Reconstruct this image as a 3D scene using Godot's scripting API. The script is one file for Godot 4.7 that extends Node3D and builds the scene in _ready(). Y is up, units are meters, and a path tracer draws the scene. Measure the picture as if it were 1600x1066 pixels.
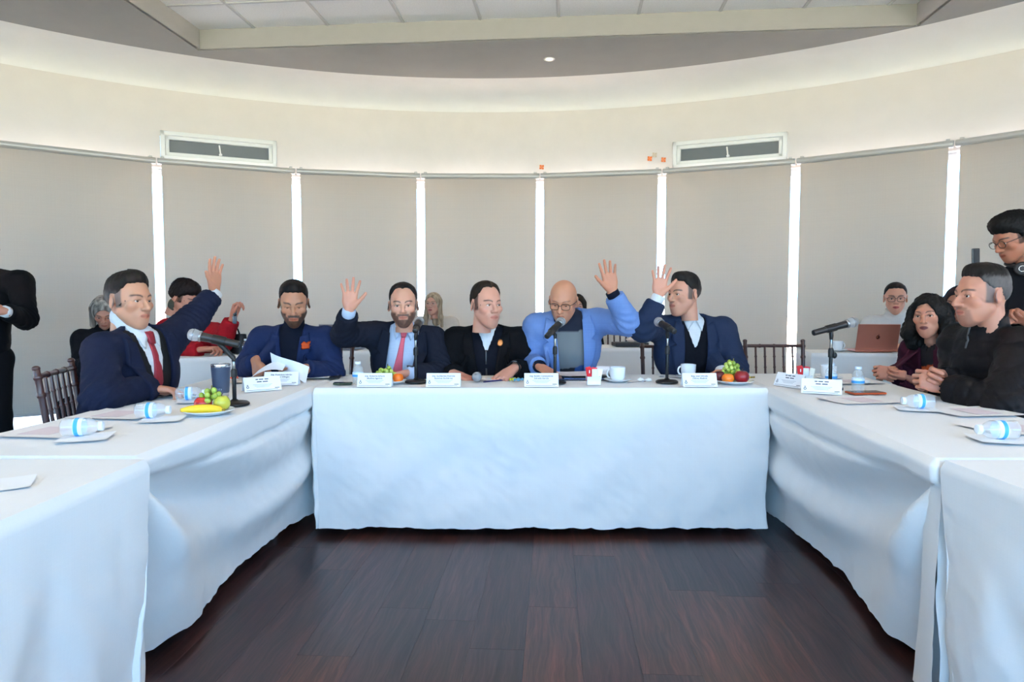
extends Node3D
# A council meeting in a round hall: tables in a U, people voting, roller blinds on the curved window wall.

# ---------------------------------------------------------------- mesh builder
class MB:
	var v := PackedVector3Array()
	var c := PackedColorArray()
	var uv := PackedVector2Array()
	var ix := PackedInt32Array()
	var T := Transform3D.IDENTITY
	var col := Color(1, 1, 1)
	var colored := false
	func vert(p: Vector3, q := Vector2.ZERO) -> int:
		v.append(T * p); c.append(col); uv.append(q)
		return v.size() - 1
	func tri(a: int, b: int, d: int) -> void:   # counter-clockwise seen from outside
		ix.append(a); ix.append(d); ix.append(b)
	func quad(a: int, b: int, d: int, e: int) -> void:
		tri(a, b, d); tri(a, d, e)
	func face(pts: Array) -> void:
		var k := []
		for p in pts: k.append(vert(p))
		for i in range(1, k.size() - 1): tri(k[0], k[i], k[i + 1])
	func surf(nu: int, nv: int, fn: Callable, wrap := false) -> void:   # fn(u, v) -> Vector3, u, v in 0..1
		var s := v.size()
		for j in nv + 1:
			for i in nu + 1:
				vert(fn.call(float(i) / nu, float(j) / nv), Vector2(float(i) / nu, float(j) / nv))
		for j in nv:
			for i in nu:
				var a := s + j * (nu + 1) + i
				quad(a, a + 1, a + nu + 2, a + nu + 1)
		if wrap: pass
	func box(ce: Vector3, sz: Vector3, bev := 0.0) -> void:
		var h := sz / 2.0
		if bev <= 0.0:
			for ax in 3:
				for sg in [-1.0, 1.0]:
					var n := Vector3.ZERO; n[ax] = sg
					var a := Vector3.ZERO; a[(ax + 1) % 3] = 1.0
					var b := n.cross(a)
					face([ce + (n - a - b) * h, ce + (n + a - b) * h, ce + (n + a + b) * h, ce + (n - a + b) * h])
			return
		for ax in 3:
			for sg in [-1.0, 1.0]:
				var n := Vector3.ZERO; n[ax] = sg
				var a := Vector3.ZERO; a[(ax + 1) % 3] = 1.0
				var b := n.cross(a)
				var i := h - Vector3.ONE * bev
				var f := n * h
				face([ce + f + (-a - b) * i, ce + f + (a - b) * i, ce + f + (a + b) * i, ce + f + (-a + b) * i])
		for ax in 3:
			var a1 := (ax + 1) % 3
			var a2 := (ax + 2) % 3
			for s1 in [-1.0, 1.0]:
				for s2 in [-1.0, 1.0]:
					var p := []
					for e in [[-1.0, 0], [1.0, 0], [1.0, 1], [-1.0, 1]]:
						var q := Vector3.ZERO
						q[ax] = e[0] * (h[ax] - bev)
						q[a1] = s1 * (h[a1] - (bev if e[1] == 1 else 0.0))
						q[a2] = s2 * (h[a2] - (0.0 if e[1] == 1 else bev))
						p.append(ce + q)
					if s1 * s2 < 0: p.reverse()
					face(p)
		for sx in [-1.0, 1.0]:
			for sy in [-1.0, 1.0]:
				for sz2 in [-1.0, 1.0]:
					var s := Vector3(sx, sy, sz2)
					var p := [ce + s * (h - Vector3(0, bev, bev)), ce + s * (h - Vector3(bev, 0, bev)), ce + s * (h - Vector3(bev, bev, 0))]
					if sx * sy * sz2 < 0: p.reverse()
					face(p)
	func lathe(prof: Array, seg := 24) -> void:   # prof of Vector2(radius, y) from bottom to top on the outside
		var s := v.size()
		var n := prof.size()
		for j in n:
			for i in seg + 1:
				var a := TAU * i / seg
				vert(Vector3(prof[j].x * cos(a), prof[j].y, -prof[j].x * sin(a)), Vector2(float(i) / seg, float(j) / (n - 1)))
		for j in n - 1:
			for i in seg:
				var a := s + j * (seg + 1) + i
				quad(a, a + 1, a + seg + 2, a + seg + 1)
	func tube(path: Array, rad: Array, seg := 10, cap := true, squash := 1.0) -> void:
		var n := path.size()
		var s := v.size()
		var up := Vector3.UP
		for j in n:
			var t: Vector3 = (path[mini(j + 1, n - 1)] - path[maxi(j - 1, 0)]).normalized()
			if j == 0 and absf(t.dot(up)) > 0.9: up = Vector3.RIGHT
			var x := up.cross(t).normalized()
			var y := t.cross(x).normalized()
			up = y
			for i in seg + 1:
				var a := TAU * i / seg
				vert(path[j] + (x * cos(a) + y * sin(a) * squash) * rad[mini(j, rad.size() - 1)], Vector2(float(i) / seg, float(j) / (n - 1)))
		for j in n - 1:
			for i in seg:
				var a := s + j * (seg + 1) + i
				quad(a, a + 1, a + seg + 2, a + seg + 1)
		if cap:
			for e in 2:
				var j := 0 if e == 0 else n - 1
				var m := vert(path[j])
				for i in seg:
					var a := s + j * (seg + 1) + i
					if e == 0: tri(m, a + 1, a)
					else: tri(m, a, a + 1)
	func ball(ce: Vector3, r: Vector3, seg := 16, rings := 10) -> void:
		surf(seg, rings, func(a, b): return ce + Vector3(cos(a * TAU) * sin(b * PI), -cos(b * PI), -sin(a * TAU) * sin(b * PI)) * r)
	func prism(poly: Array, y0: float, y1: float) -> void:   # poly of Vector2(x, z), counter-clockwise seen from above
		var n := poly.size()
		var top := []
		var bot := []
		for p in poly:
			top.append(Vector3(p.x, y1, p.y)); bot.push_front(Vector3(p.x, y0, p.y))
		face(top); face(bot)
		for i in n:
			var p = poly[i]
			var q = poly[(i + 1) % n]
			face([Vector3(p.x, y0, p.y), Vector3(q.x, y0, q.y), Vector3(q.x, y1, q.y), Vector3(p.x, y1, p.y)])
	func normals() -> PackedVector3Array:
		var n := PackedVector3Array()
		n.resize(v.size())
		for t in range(0, ix.size(), 3):
			var a := ix[t]
			var b := ix[t + 1]
			var d := ix[t + 2]
			var f := (v[d] - v[a]).cross(v[b] - v[a])
			n[a] += f; n[b] += f; n[d] += f
		return n
	func done() -> ArrayMesh:
		var n := normals()
		# weld normals of vertices at the same place whose faces nearly agree
		var at := {}
		for i in v.size():
			var k := Vector3i((v[i] * 20000.0).round())
			if at.has(k): at[k].append(i)
			else: at[k] = [i]
		var m := n.duplicate()
		for k in at:
			var l: Array = at[k]
			if l.size() < 2: continue
			for i in l:
				var s := Vector3.ZERO
				var ni := n[i].normalized()
				for j in l:
					if ni.dot(n[j].normalized()) > 0.72: s += n[j]
				m[i] = s
		for i in m.size(): m[i] = m[i].normalized() if m[i].length_squared() > 0.0 else Vector3.UP
		return raw(m)
	func raw(m: PackedVector3Array) -> ArrayMesh:
		var a := []
		a.resize(Mesh.ARRAY_MAX)
		a[Mesh.ARRAY_VERTEX] = v
		a[Mesh.ARRAY_NORMAL] = m
		a[Mesh.ARRAY_TEX_UV] = uv
		if colored: a[Mesh.ARRAY_COLOR] = c
		a[Mesh.ARRAY_INDEX] = ix
		var r := ArrayMesh.new()
		r.add_surface_from_arrays(Mesh.PRIMITIVE_TRIANGLES, a)
		return r

# ---------------------------------------------------------------- distance field on a grid, meshed as surface nets
class Field:
	var o: Vector3
	var h: float
	var nx: int
	var ny: int
	var nz: int
	var d := PackedFloat32Array()
	func _init(lo: Vector3, hi: Vector3, cell: float) -> void:
		o = lo; h = cell
		nx = int(ceil((hi.x - lo.x) / h)) + 1
		ny = int(ceil((hi.y - lo.y) / h)) + 1
		nz = int(ceil((hi.z - lo.z) / h)) + 1
		d.resize(nx * ny * nz)
		d.fill(1.0)
	func span(lo: Vector3, hi: Vector3) -> PackedInt32Array:
		return PackedInt32Array([clampi(int((lo.x - o.x) / h), 0, nx), clampi(int((hi.x - o.x) / h) + 2, 0, nx), clampi(int((lo.y - o.y) / h), 0, ny), clampi(int((hi.y - o.y) / h) + 2, 0, ny), clampi(int((lo.z - o.z) / h), 0, nz), clampi(int((hi.z - o.z) / h) + 2, 0, nz)])
	func put(i: int, e: float, k: float) -> void:
		var q := d[i]
		if k > 0.0:
			var w := maxf(k - absf(q - e), 0.0) / k
			d[i] = minf(q, e) - w * w * k * 0.25
		else:
			d[i] = minf(q, e)
	func cap(a: Vector3, b: Vector3, ra: float, rb: float, k := 0.0) -> void:
		var m := maxf(ra, rb) + k + 3.0 * h
		var lo := Vector3(minf(a.x, b.x) - m, minf(a.y, b.y) - m, minf(a.z, b.z) - m)
		var hi := Vector3(maxf(a.x, b.x) + m, maxf(a.y, b.y) + m, maxf(a.z, b.z) + m)
		var s := span(lo, hi)
		var ba := b - a
		var bb := maxf(ba.length_squared(), 1e-9)
		var far := k + 3.0 * h
		var dr := rb - ra
		for z in range(s[4], s[5]):
			for y in range(s[2], s[3]):
				var i := (z * ny + y) * nx + s[0]
				var pa := Vector3(o.x + s[0] * h, o.y + y * h, o.z + z * h) - a
				for x in range(s[0], s[1]):
					var t := clampf(pa.dot(ba) / bb, 0.0, 1.0)
					var e := (pa - ba * t).length() - ra - dr * t
					if e < far:
						var q := d[i]
						if k > 0.0:
							var w := maxf(k - absf(q - e), 0.0) / k
							d[i] = minf(q, e) - w * w * k * 0.25
						elif e < q:
							d[i] = e
					pa.x += h
					i += 1
	func ell(ce: Vector3, bs: Basis, r: Vector3, k := 0.0, sub := false) -> void:
		var m := maxf(r.x, maxf(r.y, r.z)) + k + 3.0 * h
		var s := span(ce - Vector3.ONE * m, ce + Vector3.ONE * m)
		var inv := bs.transposed()
		var far := k + 3.0 * h
		var ri := Vector3.ONE / r
		for z in range(s[4], s[5]):
			for y in range(s[2], s[3]):
				var i := (z * ny + y) * nx + s[0]
				var p := inv * (Vector3(o.x + s[0] * h, o.y + y * h, o.z + z * h) - ce)
				var st := inv.x * h
				for x in range(s[0], s[1]):
					var q1 := p * ri
					var k0 := q1.length()
					var k1 := maxf((q1 * ri).length(), 1e-6)
					var e := k0 * (k0 - 1.0) / k1
					if e < far:
						var q := d[i]
						if sub:
							var w2 := maxf(k - absf(q + e), 0.0) / maxf(k, 1e-6)
							d[i] = maxf(q, -e) + w2 * w2 * k * 0.25
						elif k > 0.0:
							var w := maxf(k - absf(q - e), 0.0) / k
							d[i] = minf(q, e) - w * w * k * 0.25
						elif e < q:
							d[i] = e
					p += st
					i += 1
	func carve(fn: Callable, band := 0.06) -> void:   # keep where fn(p) < 0
		var i := 0
		for z in nz:
			for y in ny:
				for x in nx:
					if d[i] < band and d[i] > -band:
						d[i] = maxf(d[i], fn.call(Vector3(o.x + x * h, o.y + y * h, o.z + z * h)))
					i += 1
	func at(p: Vector3) -> float:
		var q := (p - o) / h
		var x := clampi(int(q.x), 0, nx - 2)
		var y := clampi(int(q.y), 0, ny - 2)
		var z := clampi(int(q.z), 0, nz - 2)
		var f := Vector3(q.x - x, q.y - y, q.z - z).clamp(Vector3.ZERO, Vector3.ONE)
		var i := (z * ny + y) * nx + x
		var j := i + nx * ny
		var a := lerpf(lerpf(d[i], d[i + 1], f.x), lerpf(d[i + nx], d[i + nx + 1], f.x), f.y)
		var b := lerpf(lerpf(d[j], d[j + 1], f.x), lerpf(d[j + nx], d[j + nx + 1], f.x), f.y)
		return lerpf(a, b, f.z)
	func nets() -> Array:   # [vertices, clockwise triangle indices]
		var vs := PackedVector3Array()
		var tr := PackedInt32Array()
		var id := PackedInt32Array()
		id.resize(d.size())
		id.fill(-1)
		var off := PackedInt32Array([0, 1, nx, nx + 1, nx * ny, nx * ny + 1, nx * ny + nx, nx * ny + nx + 1])
		var lim := 2.6 * h
		var ea := PackedInt32Array([0, 2, 4, 6, 0, 1, 4, 5, 0, 1, 2, 3])
		var eb := PackedInt32Array([1, 3, 5, 7, 2, 3, 6, 7, 4, 5, 6, 7])
		var cv := PackedFloat32Array()
		cv.resize(8)
		for z in nz - 1:
			for y in ny - 1:
				var i := (z * ny + y) * nx - 1
				for x in nx - 1:
					i += 1
					var d0 := d[i]
					if d0 > lim or d0 < -lim: continue
					var neg := 0
					for q in 8:
						var t := d[i + off[q]]
						cv[q] = t
						if t < 0.0: neg += 1
					if neg == 0 or neg == 8: continue
					var sum := Vector3.ZERO
					var n := 0
					for e in 12:
						var a := ea[e]
						var b := eb[e]
						var da := cv[a]
						var db := cv[b]
						if (da < 0.0) != (db < 0.0):
							var t := da / (da - db)
							var pa := Vector3(a & 1, (a >> 1) & 1, a >> 2)
							var pb := Vector3(b & 1, (b >> 1) & 1, b >> 2)
							sum += pa + (pb - pa) * t
							n += 1
					id[i] = vs.size()
					vs.append(o + (Vector3(x, y, z) + sum / n) * h)
		var sx := 1
		var sy := nx
		var sz := nx * ny
		for z in range(1, nz - 1):
			for y in range(1, ny - 1):
				for x in range(1, nx - 1):
					var i := (z * ny + y) * nx + x
					if id[i] < 0: continue
					var neg := d[i] < 0.0
					for ax in 3:
						var st := sx if ax == 0 else (sy if ax == 1 else sz)
						if (d[i + st] < 0.0) == neg: continue
						var u := sy if ax == 0 else (sz if ax == 1 else sx)
						var w := sz if ax == 0 else (sx if ax == 1 else sy)
						var a := id[i]
						var b := id[i - u]
						var c2 := id[i - u - w]
						var e := id[i - w]
						if a < 0 or b < 0 or c2 < 0 or e < 0: continue
						if neg:
							tr.append_array(PackedInt32Array([a, c2, b, a, e, c2]))
						else:
							tr.append_array(PackedInt32Array([a, b, c2, a, c2, e]))
		return [vs, tr]

# ---------------------------------------------------------------- small helpers
var mats := {}
var names := {}
var noise := FastNoiseLite.new()
var rng := RandomNumberGenerator.new()

func sm(a: float, b: float, x: float) -> float:
	return smoothstep(a, b, x)
func V(x: float, y: float, z: float) -> Vector3:
	return Vector3(x, y, z)
func numbered(called: String) -> String:
	var n: int = names.get(called, 0)
	names[called] = n + 1
	return called if n == 0 else "%s_%03d" % [called, n]
func tag(o: Node, label: String, category: String, group := "") -> Node:
	o.set_meta("label", label); o.set_meta("category", category)
	if group != "": o.set_meta("group", group)
	return o
func struct(o: Node, label := "") -> Node:
	o.set_meta("kind", "structure")
	if label != "": o.set_meta("label", label)
	return o
func thing(called: String, label: String, category: String, at := Vector3.ZERO, turn := 0.0, group := "") -> Node3D:
	var o := Node3D.new()
	o.name = numbered(called)
	add_child(o)
	o.position = at
	o.rotation.y = turn
	tag(o, label, category, group)
	return o
func part(called: String, m: Mesh, mt: Material, parent: Node = null, label := "") -> MeshInstance3D:
	var o := MeshInstance3D.new()
	o.name = numbered(called) if parent == null else called
	o.mesh = m
	o.material_override = mt
	o.cast_shadow = GeometryInstance3D.SHADOW_CASTING_SETTING_ON
	if label != "": o.set_meta("label", label)
	(self if parent == null else parent).add_child(o, true)
	return o
func mat(key: String, col: Color, rough := 0.8, metal := 0.0, more := {}) -> StandardMaterial3D:
	if mats.has(key): return mats[key]
	var m := StandardMaterial3D.new()
	m.resource_name = key
	m.albedo_color = col
	m.roughness = rough
	m.metallic = metal
	for k in more: m.set(k, more[k])
	mats[key] = m
	return m
func vmat(key: String, rough := 0.8, more := {}) -> StandardMaterial3D:
	var m := mat(key, Color.WHITE, rough, 0.0, more)
	m.vertex_color_use_as_albedo = true
	return m
func lin(r: float, g: float, b: float) -> Color:   # linear vertex colour from sRGB bytes
	return Color(r / 255.0, g / 255.0, b / 255.0).srgb_to_linear()
func rgb(r: float, g: float, b: float) -> Color:
	return Color(r / 255.0, g / 255.0, b / 255.0)
func weave(sz: int, fx: float, fy: float, amp: float, seed_: int) -> ImageTexture:   # cloth grain: threads as small light and dark differences of dye
	var im := Image.create(sz, sz, false, Image.FORMAT_RGB8)
	var r := RandomNumberGenerator.new()
	r.seed = seed_
	var a := []
	var b := []
	for i in sz:
		a.append(r.randf_range(-1, 1)); b.append(r.randf_range(-1, 1))
	for y in sz:
		for x in sz:
			var t: float = 1.0 - amp + amp * (0.5 * fx * a[x] + 0.5 * fy * b[y] + 0.35 * r.randf_range(-1, 1))
			t = clampf(t, 0.0, 1.0)
			im.set_pixel(x, y, Color(t, t, t))
	return ImageTexture.create_from_image(im)
func noise_tex(freq: float, seed_: int, c0: Color, c1: Color, sz := 512, oct := 4) -> NoiseTexture2D:
	var t := NoiseTexture2D.new()
	t.width = sz; t.height = sz; t.seamless = true
	var n := FastNoiseLite.new()
	n.seed = seed_; n.frequency = freq; n.fractal_octaves = oct
	t.noise = n
	var g := Gradient.new()
	g.set_color(0, c0); g.set_color(1, c1)
	t.color_ramp = g
	return t

# ---------------------------------------------------------------- camera, sky, light
const CX := -0.308
const CZ := -1.25
const RW := 6.2          # inner face of the curved wall
const HEAD := 2.47       # head of the windows
const WTOP := 3.21       # top of the wall
const SOF := 3.39        # soffit
const TILE := 3.557       # tile ceiling
func arc(phi: float, r: float, y := 0.0) -> Vector3:
	return V(CX + r * sin(deg_to_rad(phi)), y, CZ - r * cos(deg_to_rad(phi)))
func gap_angle(k: int) -> float:
	return 5.7 + 11.9 * k

const LED := 0.65
func setup() -> void:
	var cam := Camera3D.new()
	cam.name = "camera"
	cam.position = V(0, 1.18, 0)
	cam.rotation.x = -atan((533.0 - 472.0) / 1067.0)
	cam.fov = rad_to_deg(2.0 * atan(533.0 / 1067.0))
	cam.near = 0.05
	cam.far = 300.0
	add_child(cam)
	cam.current = true
	var env := Environment.new()
	env.background_mode = Environment.BG_SKY
	var sk := Sky.new()
	var pm := ProceduralSkyMaterial.new()
	pm.sky_top_color = Color(0.48, 0.75, 1.0)
	pm.sky_horizon_color = Color(0.62, 0.83, 1.0)
	pm.sky_curve = 0.2
	pm.ground_bottom_color = Color(0.60, 0.60, 0.58)
	pm.ground_horizon_color = Color(0.75, 0.78, 0.80)
	pm.sky_energy_multiplier = 2.85
	pm.ground_energy_multiplier = 3.0
	sk.sky_material = pm
	env.sky = sk
	env.tonemap_mode = Environment.TONE_MAPPER_LINEAR
	env.tonemap_exposure = 0.98
	env.sdfgi_enabled = true
	env.ssao_enabled = true
	env.ssil_enabled = true
	var we := WorldEnvironment.new()
	we.name = "environment"
	we.environment = env
	add_child(we)
	var sun := DirectionalLight3D.new()
	sun.name = "sun"
	sun.light_color = Color(1, 0.92, 0.85)
	sun.light_energy = 110.0
	sun.light_angular_distance = 0.6
	sun.shadow_enabled = true
	add_child(sun)
	sun.look_at_from_position(V(1.5, 10, -3.6), Vector3.ZERO)

# ---------------------------------------------------------------- the hall
func wall_strip(mb: MB, p0: float, p1: float, y0: float, y1: float, r0 := RW, r1 := RW + 0.2) -> void:
	var n := maxi(1, int(ceil((p1 - p0) / 2.0)))
	mb.surf(n, 1, func(a, b): return arc(lerpf(p0, p1, a), r0, lerpf(y0, y1, b)))
	mb.surf(n, 1, func(a, b): return arc(lerpf(p0, p1, a), r1, lerpf(y1, y0, b)))
	mb.surf(n, 1, func(a, b): return arc(lerpf(p0, p1, a), lerpf(r0, r1, b), y1))
	mb.surf(n, 1, func(a, b): return arc(lerpf(p0, p1, a), lerpf(r1, r0, b), y0))
	mb.surf(1, 1, func(a, b): return arc(p0, lerpf(r1, r0, a), lerpf(y0, y1, b)))
	mb.surf(1, 1, func(a, b): return arc(p1, lerpf(r0, r1, a), lerpf(y0, y1, b)))

func build_room() -> void:
	var plaster_n := noise_tex(0.012, 3, Color(0.975, 0.975, 0.975), Color(1, 1, 1))
	var cream := mat("cream_plaster", rgb(229, 222, 216), 0.9, 0.0, {"albedo_texture": plaster_n, "uv1_triplanar": true, "uv1_world_triplanar": true, "uv1_scale": Vector3.ONE * 0.6})
	var cove_m := mat("cove_plaster", rgb(246, 243, 239), 0.9, 0.0, {"albedo_texture": plaster_n, "uv1_triplanar": true, "uv1_world_triplanar": true, "uv1_scale": Vector3.ONE * 0.4})
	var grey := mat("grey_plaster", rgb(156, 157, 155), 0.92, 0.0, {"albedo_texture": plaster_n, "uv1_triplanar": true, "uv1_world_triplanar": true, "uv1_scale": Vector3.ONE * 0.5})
	var white := mat("white_paint", rgb(238, 238, 234), 0.6)
	var floor_m := mat("floor_base", rgb(46, 31, 29), 0.35)
	# curved wall above the windows with two openings for the vent windows
	var holes := [[-29.6, -19.8], [18.5, 28.6]]
	var mb := MB.new()
	var edges := [-96.0]
	for hh in holes: edges.append_array(hh)
	edges.append(96.0)
	for i in edges.size() - 1:
		if i % 2 == 0: wall_strip(mb, edges[i], edges[i + 1], HEAD, 3.7)
		else:
			wall_strip(mb, edges[i], edges[i + 1], HEAD, 2.545)
			wall_strip(mb, edges[i], edges[i + 1], 2.815, 3.7)
	struct(part("wall_front", mb.done(), cream), "curved cream wall above the roller blinds")
	mb = MB.new()
	wall_strip(mb, -96.0, 96.0, -0.02, 0.06)
	struct(part("trim_1", mb.done(), white), "low white sill under the curved windows")
	# cove: gently rising band between wall and soffit
	mb = MB.new()
	var cove := func(a, b):
		return arc(lerpf(-96, 96, a), RW - 0.004 - 0.55 * (1.0 - cos(b * PI / 2.0)), WTOP + (SOF - WTOP) * sin(b * PI / 2.0))
	mb.surf(96, 10, cove)
	mb.surf(96, 1, func(a, b): return arc(lerpf(-96, 96, a), lerpf(5.64, RW + 0.01, b), SOF + 0.05))
	struct(part("trim_2", mb.done(), cove_m), "pale cream cove curving between wall and grey soffit")
	# straight walls behind the photographer with tall windows
	var xl := CX - RW
	var xr := CX + RW
	var zb := 4.4
	mb = MB.new()
	mb.box(V(xl - 0.1, 1.84, (zb - 1.0) / 2.0 - 0.05), V(0.2, 3.72, zb + 1.2))
	struct(part("wall_left", mb.done(), cream), "plain cream side wall")
	mb = MB.new()
	mb.box(V(xr + 0.1, 0.12, (zb - 1.0) / 2.0 - 0.05), V(0.2, 0.28, zb + 1.2))
	mb.box(V(xr + 0.1, 3.44, (zb - 1.0) / 2.0 - 0.05), V(0.2, 0.52, zb + 1.2))
	for z in [-0.7, 1.0, 2.6, zb]: mb.box(V(xr + 0.1, 1.72, z), V(0.2, 2.92, 0.16 if z > -0.5 else 0.9))
	struct(part("wall_right", mb.done(), cream), "cream side wall with tall windows")
	mb = MB.new()
	mb.box(V(CX, 0.12, zb + 0.1), V(2 * RW, 0.28, 0.2))
	mb.box(V(CX, 3.44, zb + 0.1), V(2 * RW, 0.52, 0.2))
	for i in 6:
		var w := 0.9 if i in [0, 5] else 0.14
		var x: float = [xl + 0.45, -3.0, -1.2, 0.6, 2.4, xr - 0.45][i]
		mb.box(V(x, 1.72, zb + 0.1), V(w, 2.92, 0.2))
	struct(part("wall_back", mb.done(), cream), "window wall behind the photographer")
	# roof over everything
	mb = MB.new()
	mb.box(V(CX, 3.8, -2.1), V(2 * RW + 3.6, 0.2, 14.6))
	struct(part("trim_3", mb.done(), grey), "roof slab with eaves")
	# grey soffit round the raised tile field
	var rot := deg_to_rad(5.0)
	var fl := V(-2.76, 0, -6.15)                 # front left corner of the raised field
	var ax := V(cos(rot), 0, sin(rot))           # along its front edge
	var az := V(-sin(rot), 0, cos(rot))          # towards the photographer
	var W := 6.05
	var D := 8.0
	var outer := []
	for i in 65: outer.append(arc(-96.0 + 192.0 * i / 64.0, 5.66))
	for q in [V(xr, 0, 1.0), V(xr, 0, zb), V(CX, 0, zb), V(xl, 0, zb), V(xl, 0, 1.0)]: outer.append(q)
	var rc := fl + ax * W / 2.0 + az * D / 2.0
	var pts := []
	for i in outer.size():
		var a: Vector3 = outer[i]
		var b: Vector3 = outer[(i + 1) % outer.size()]
		var n := int(ceil(a.distance_to(b) / 0.35))
		for j in n: pts.append(a.lerp(b, float(j) / n))
	for cn in [[0, 0], [W, 0], [W, D], [0, D]]:   # keep the corners of the raised field exact
		var q: Vector3 = fl + ax * cn[0] + az * cn[1]
		var best := 0
		for i in pts.size():
			if (pts[i] - rc).normalized().dot((q - rc).normalized()) > (pts[best] - rc).normalized().dot((q - rc).normalized()): best = i
		pts[best] = rc + (q - rc).normalized() * (pts[best] - rc).length()
	mb = MB.new()
	var ins := []
	for p in pts:
		var dlt: Vector3 = p - rc
		var t := minf(W / 2.0 / maxf(absf(dlt.dot(ax)), 1e-5), D / 2.0 / maxf(absf(dlt.dot(az)), 1e-5))
		ins.append(rc + dlt * t)
	for i in pts.size():
		var j := (i + 1) % pts.size()
		var up := Vector3.UP * SOF
		mb.face([pts[i] + up, ins[i] + up, ins[j] + up, pts[j] + up])
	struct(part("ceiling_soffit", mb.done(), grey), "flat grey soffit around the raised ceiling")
	mb = MB.new()
	for e in [[fl, ax, W], [fl + ax * W, az, D], [fl + ax * W + az * D, -ax, W], [fl + az * D, -az, D]]:
		var a: Vector3 = e[0] + Vector3.UP * SOF
		var b: Vector3 = a + e[1] * e[2]
		var up := Vector3.UP * 0.2
		var nn: Vector3 = e[1].cross(Vector3.UP) * 0.03
		mb.face([a, b, b + up, a + up])
		mb.face([a + nn, a + nn + up, b + nn + up, b + nn])
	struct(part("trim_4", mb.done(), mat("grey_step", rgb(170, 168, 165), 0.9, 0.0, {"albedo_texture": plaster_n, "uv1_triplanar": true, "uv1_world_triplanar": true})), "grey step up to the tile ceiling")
	# tile ceiling: grid bars and single tiles
	var ceil_n := Node3D.new()
	ceil_n.name = "ceiling"
	add_child(ceil_n)
	struct(ceil_n, "white suspended tile ceiling")
	ceil_n.transform = Transform3D(Basis(ax, Vector3.UP, az), fl + Vector3.UP * TILE)
	var tile_m := mat("ceiling_tile", rgb(248, 248, 250), 0.95, 0.0, {"albedo_texture": noise_tex(0.12, 9, Color(0.95, 0.95, 0.95), Color(1, 1, 1), 256, 2), "uv1_triplanar": true, "uv1_scale": Vector3.ONE * 2.0})
	var bar_m := mat("grid_bar", rgb(205, 205, 206), 0.5)
	var ts := 0.66
	var x0 := -0.136
	var tm := MB.new()
	tm.box(V(0, 0.012, 0), V(ts - 0.02, 0.02, ts - 0.02), 0.005)
	var tmesh := tm.done()
	mb = MB.new()
	mb.box(V(W / 2, 0.1, D / 2), V(W, 0.06, D))
	part("backing", mb.done(), bar_m, ceil_n)
	var bar := MB.new()
	for i in 12:
		var x := x0 + i * ts
		if x > 0.02 and x < W - 0.02: bar.box(V(x, 0.0, D / 2), V(0.024, 0.012, D))
	for j in 13:
		var z := 0.52 + j * ts
		if z < D: bar.box(V(W / 2, 0.001, z), V(W, 0.012, 0.024))
	part("grid", bar.done(), bar_m, ceil_n)
	for i in 10:
		for j in 12:
			var cx := x0 + (i + 0.5) * ts
			var cz := 0.52 + (j - 0.5) * ts
			var lo := V(maxf(cx - ts / 2, 0.0), 0, maxf(cz - ts / 2, 0.0))
			var hi := V(minf(cx + ts / 2, W), 0, minf(cz + ts / 2, D))
			if hi.x - lo.x < 0.1 or hi.z - lo.z < 0.1: continue
			var t := part("tile", tmesh, tile_m, ceil_n)
			t.position = (lo + hi) / 2.0
			t.scale = V((hi.x - lo.x) / ts, 1, (hi.z - lo.z) / ts)
	# round speaker and square air diffuser in the ceiling
	var sp := thing("ceiling_speaker", "round white loudspeaker grille set in ceiling tile", "speaker", ceil_n.transform * V(1.02, 0.0, 0.86))
	mb = MB.new()
	mb.lathe([Vector2(0.0, -0.012), Vector2(0.10, -0.012), Vector2(0.135, -0.006), Vector2(0.14, 0.0)].map(func(q): return q), 32)
	part("grille", mb.done(), white, sp)
	mb = MB.new()
	mb.lathe([Vector2(0.132, -0.006), Vector2(0.15, -0.008), Vector2(0.155, 0.002)], 32)
	part("rim", mb.done(), bar_m, sp)
	var df := thing("air_diffuser", "square white air diffuser in the tile ceiling", "vent", ceil_n.transform * V(2.83, 0.0, 0.85), -rot)
	for k in 3:
		mb = MB.new()
		var s := 0.28 - k * 0.08
		for e in 4:
			mb.T = Transform3D(Basis(Vector3.UP, e * PI / 2), Vector3.ZERO)
			mb.box(V(0, -0.008 - k * 0.004, s), V(2 * s, 0.016, 0.03), 0.003)
		part("louvre", mb.done(), white, df)
	# square LED panels in the tile ceiling (the photograph shows the light they throw on the table tops)
	var led := mat("led_panel_glow", Color(1, 0.96, 0.9), 0.5, 0.0, {"emission_enabled": true, "emission": Color(1, 0.95, 0.88), "emission_energy_multiplier": 2.5})
	for e in [[1, 5], [7, 5], [1, 9], [4, 9], [7, 9], [4, 6]]:
		var lp := thing("ceiling_light_panel", ["square lit ceiling panel over the left table", "square lit ceiling panel over the right table", "square lit ceiling panel behind the camera at left", "square lit ceiling panel behind the camera in the middle", "square lit ceiling panel behind the camera at right", "square lit ceiling panel over the aisle"][[[1, 5], [7, 5], [1, 9], [4, 9], [7, 9], [4, 6]].find(e)], "light", ceil_n.transform * V(x0 + (e[0] + 0.5) * ts, 0, 0.52 + (e[1] - 0.5) * ts), -rot, "square ceiling light panels")
		mb = MB.new()
		for k in 4:
			mb.T = Transform3D(Basis(Vector3.UP, k * PI / 2), Vector3.ZERO)
			mb.box(V(0, -0.008, 0.29), V(0.61, 0.02, 0.03), 0.003)
		part("frame", mb.done(), white, lp)
		mb = MB.new()
		mb.box(V(0, -0.006, 0), V(0.56, 0.008, 0.56))
		part("light_diffuser", mb.done(), led, lp)
		var al := AreaLight3D.new()
		al.name = "panel_light"
		al.area_size = Vector2(0.56, 0.56)
		al.position = V(0, -0.02, 0)
		al.rotation.x = -PI / 2
		al.light_color = Color(1, 0.94, 0.86)
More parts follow.
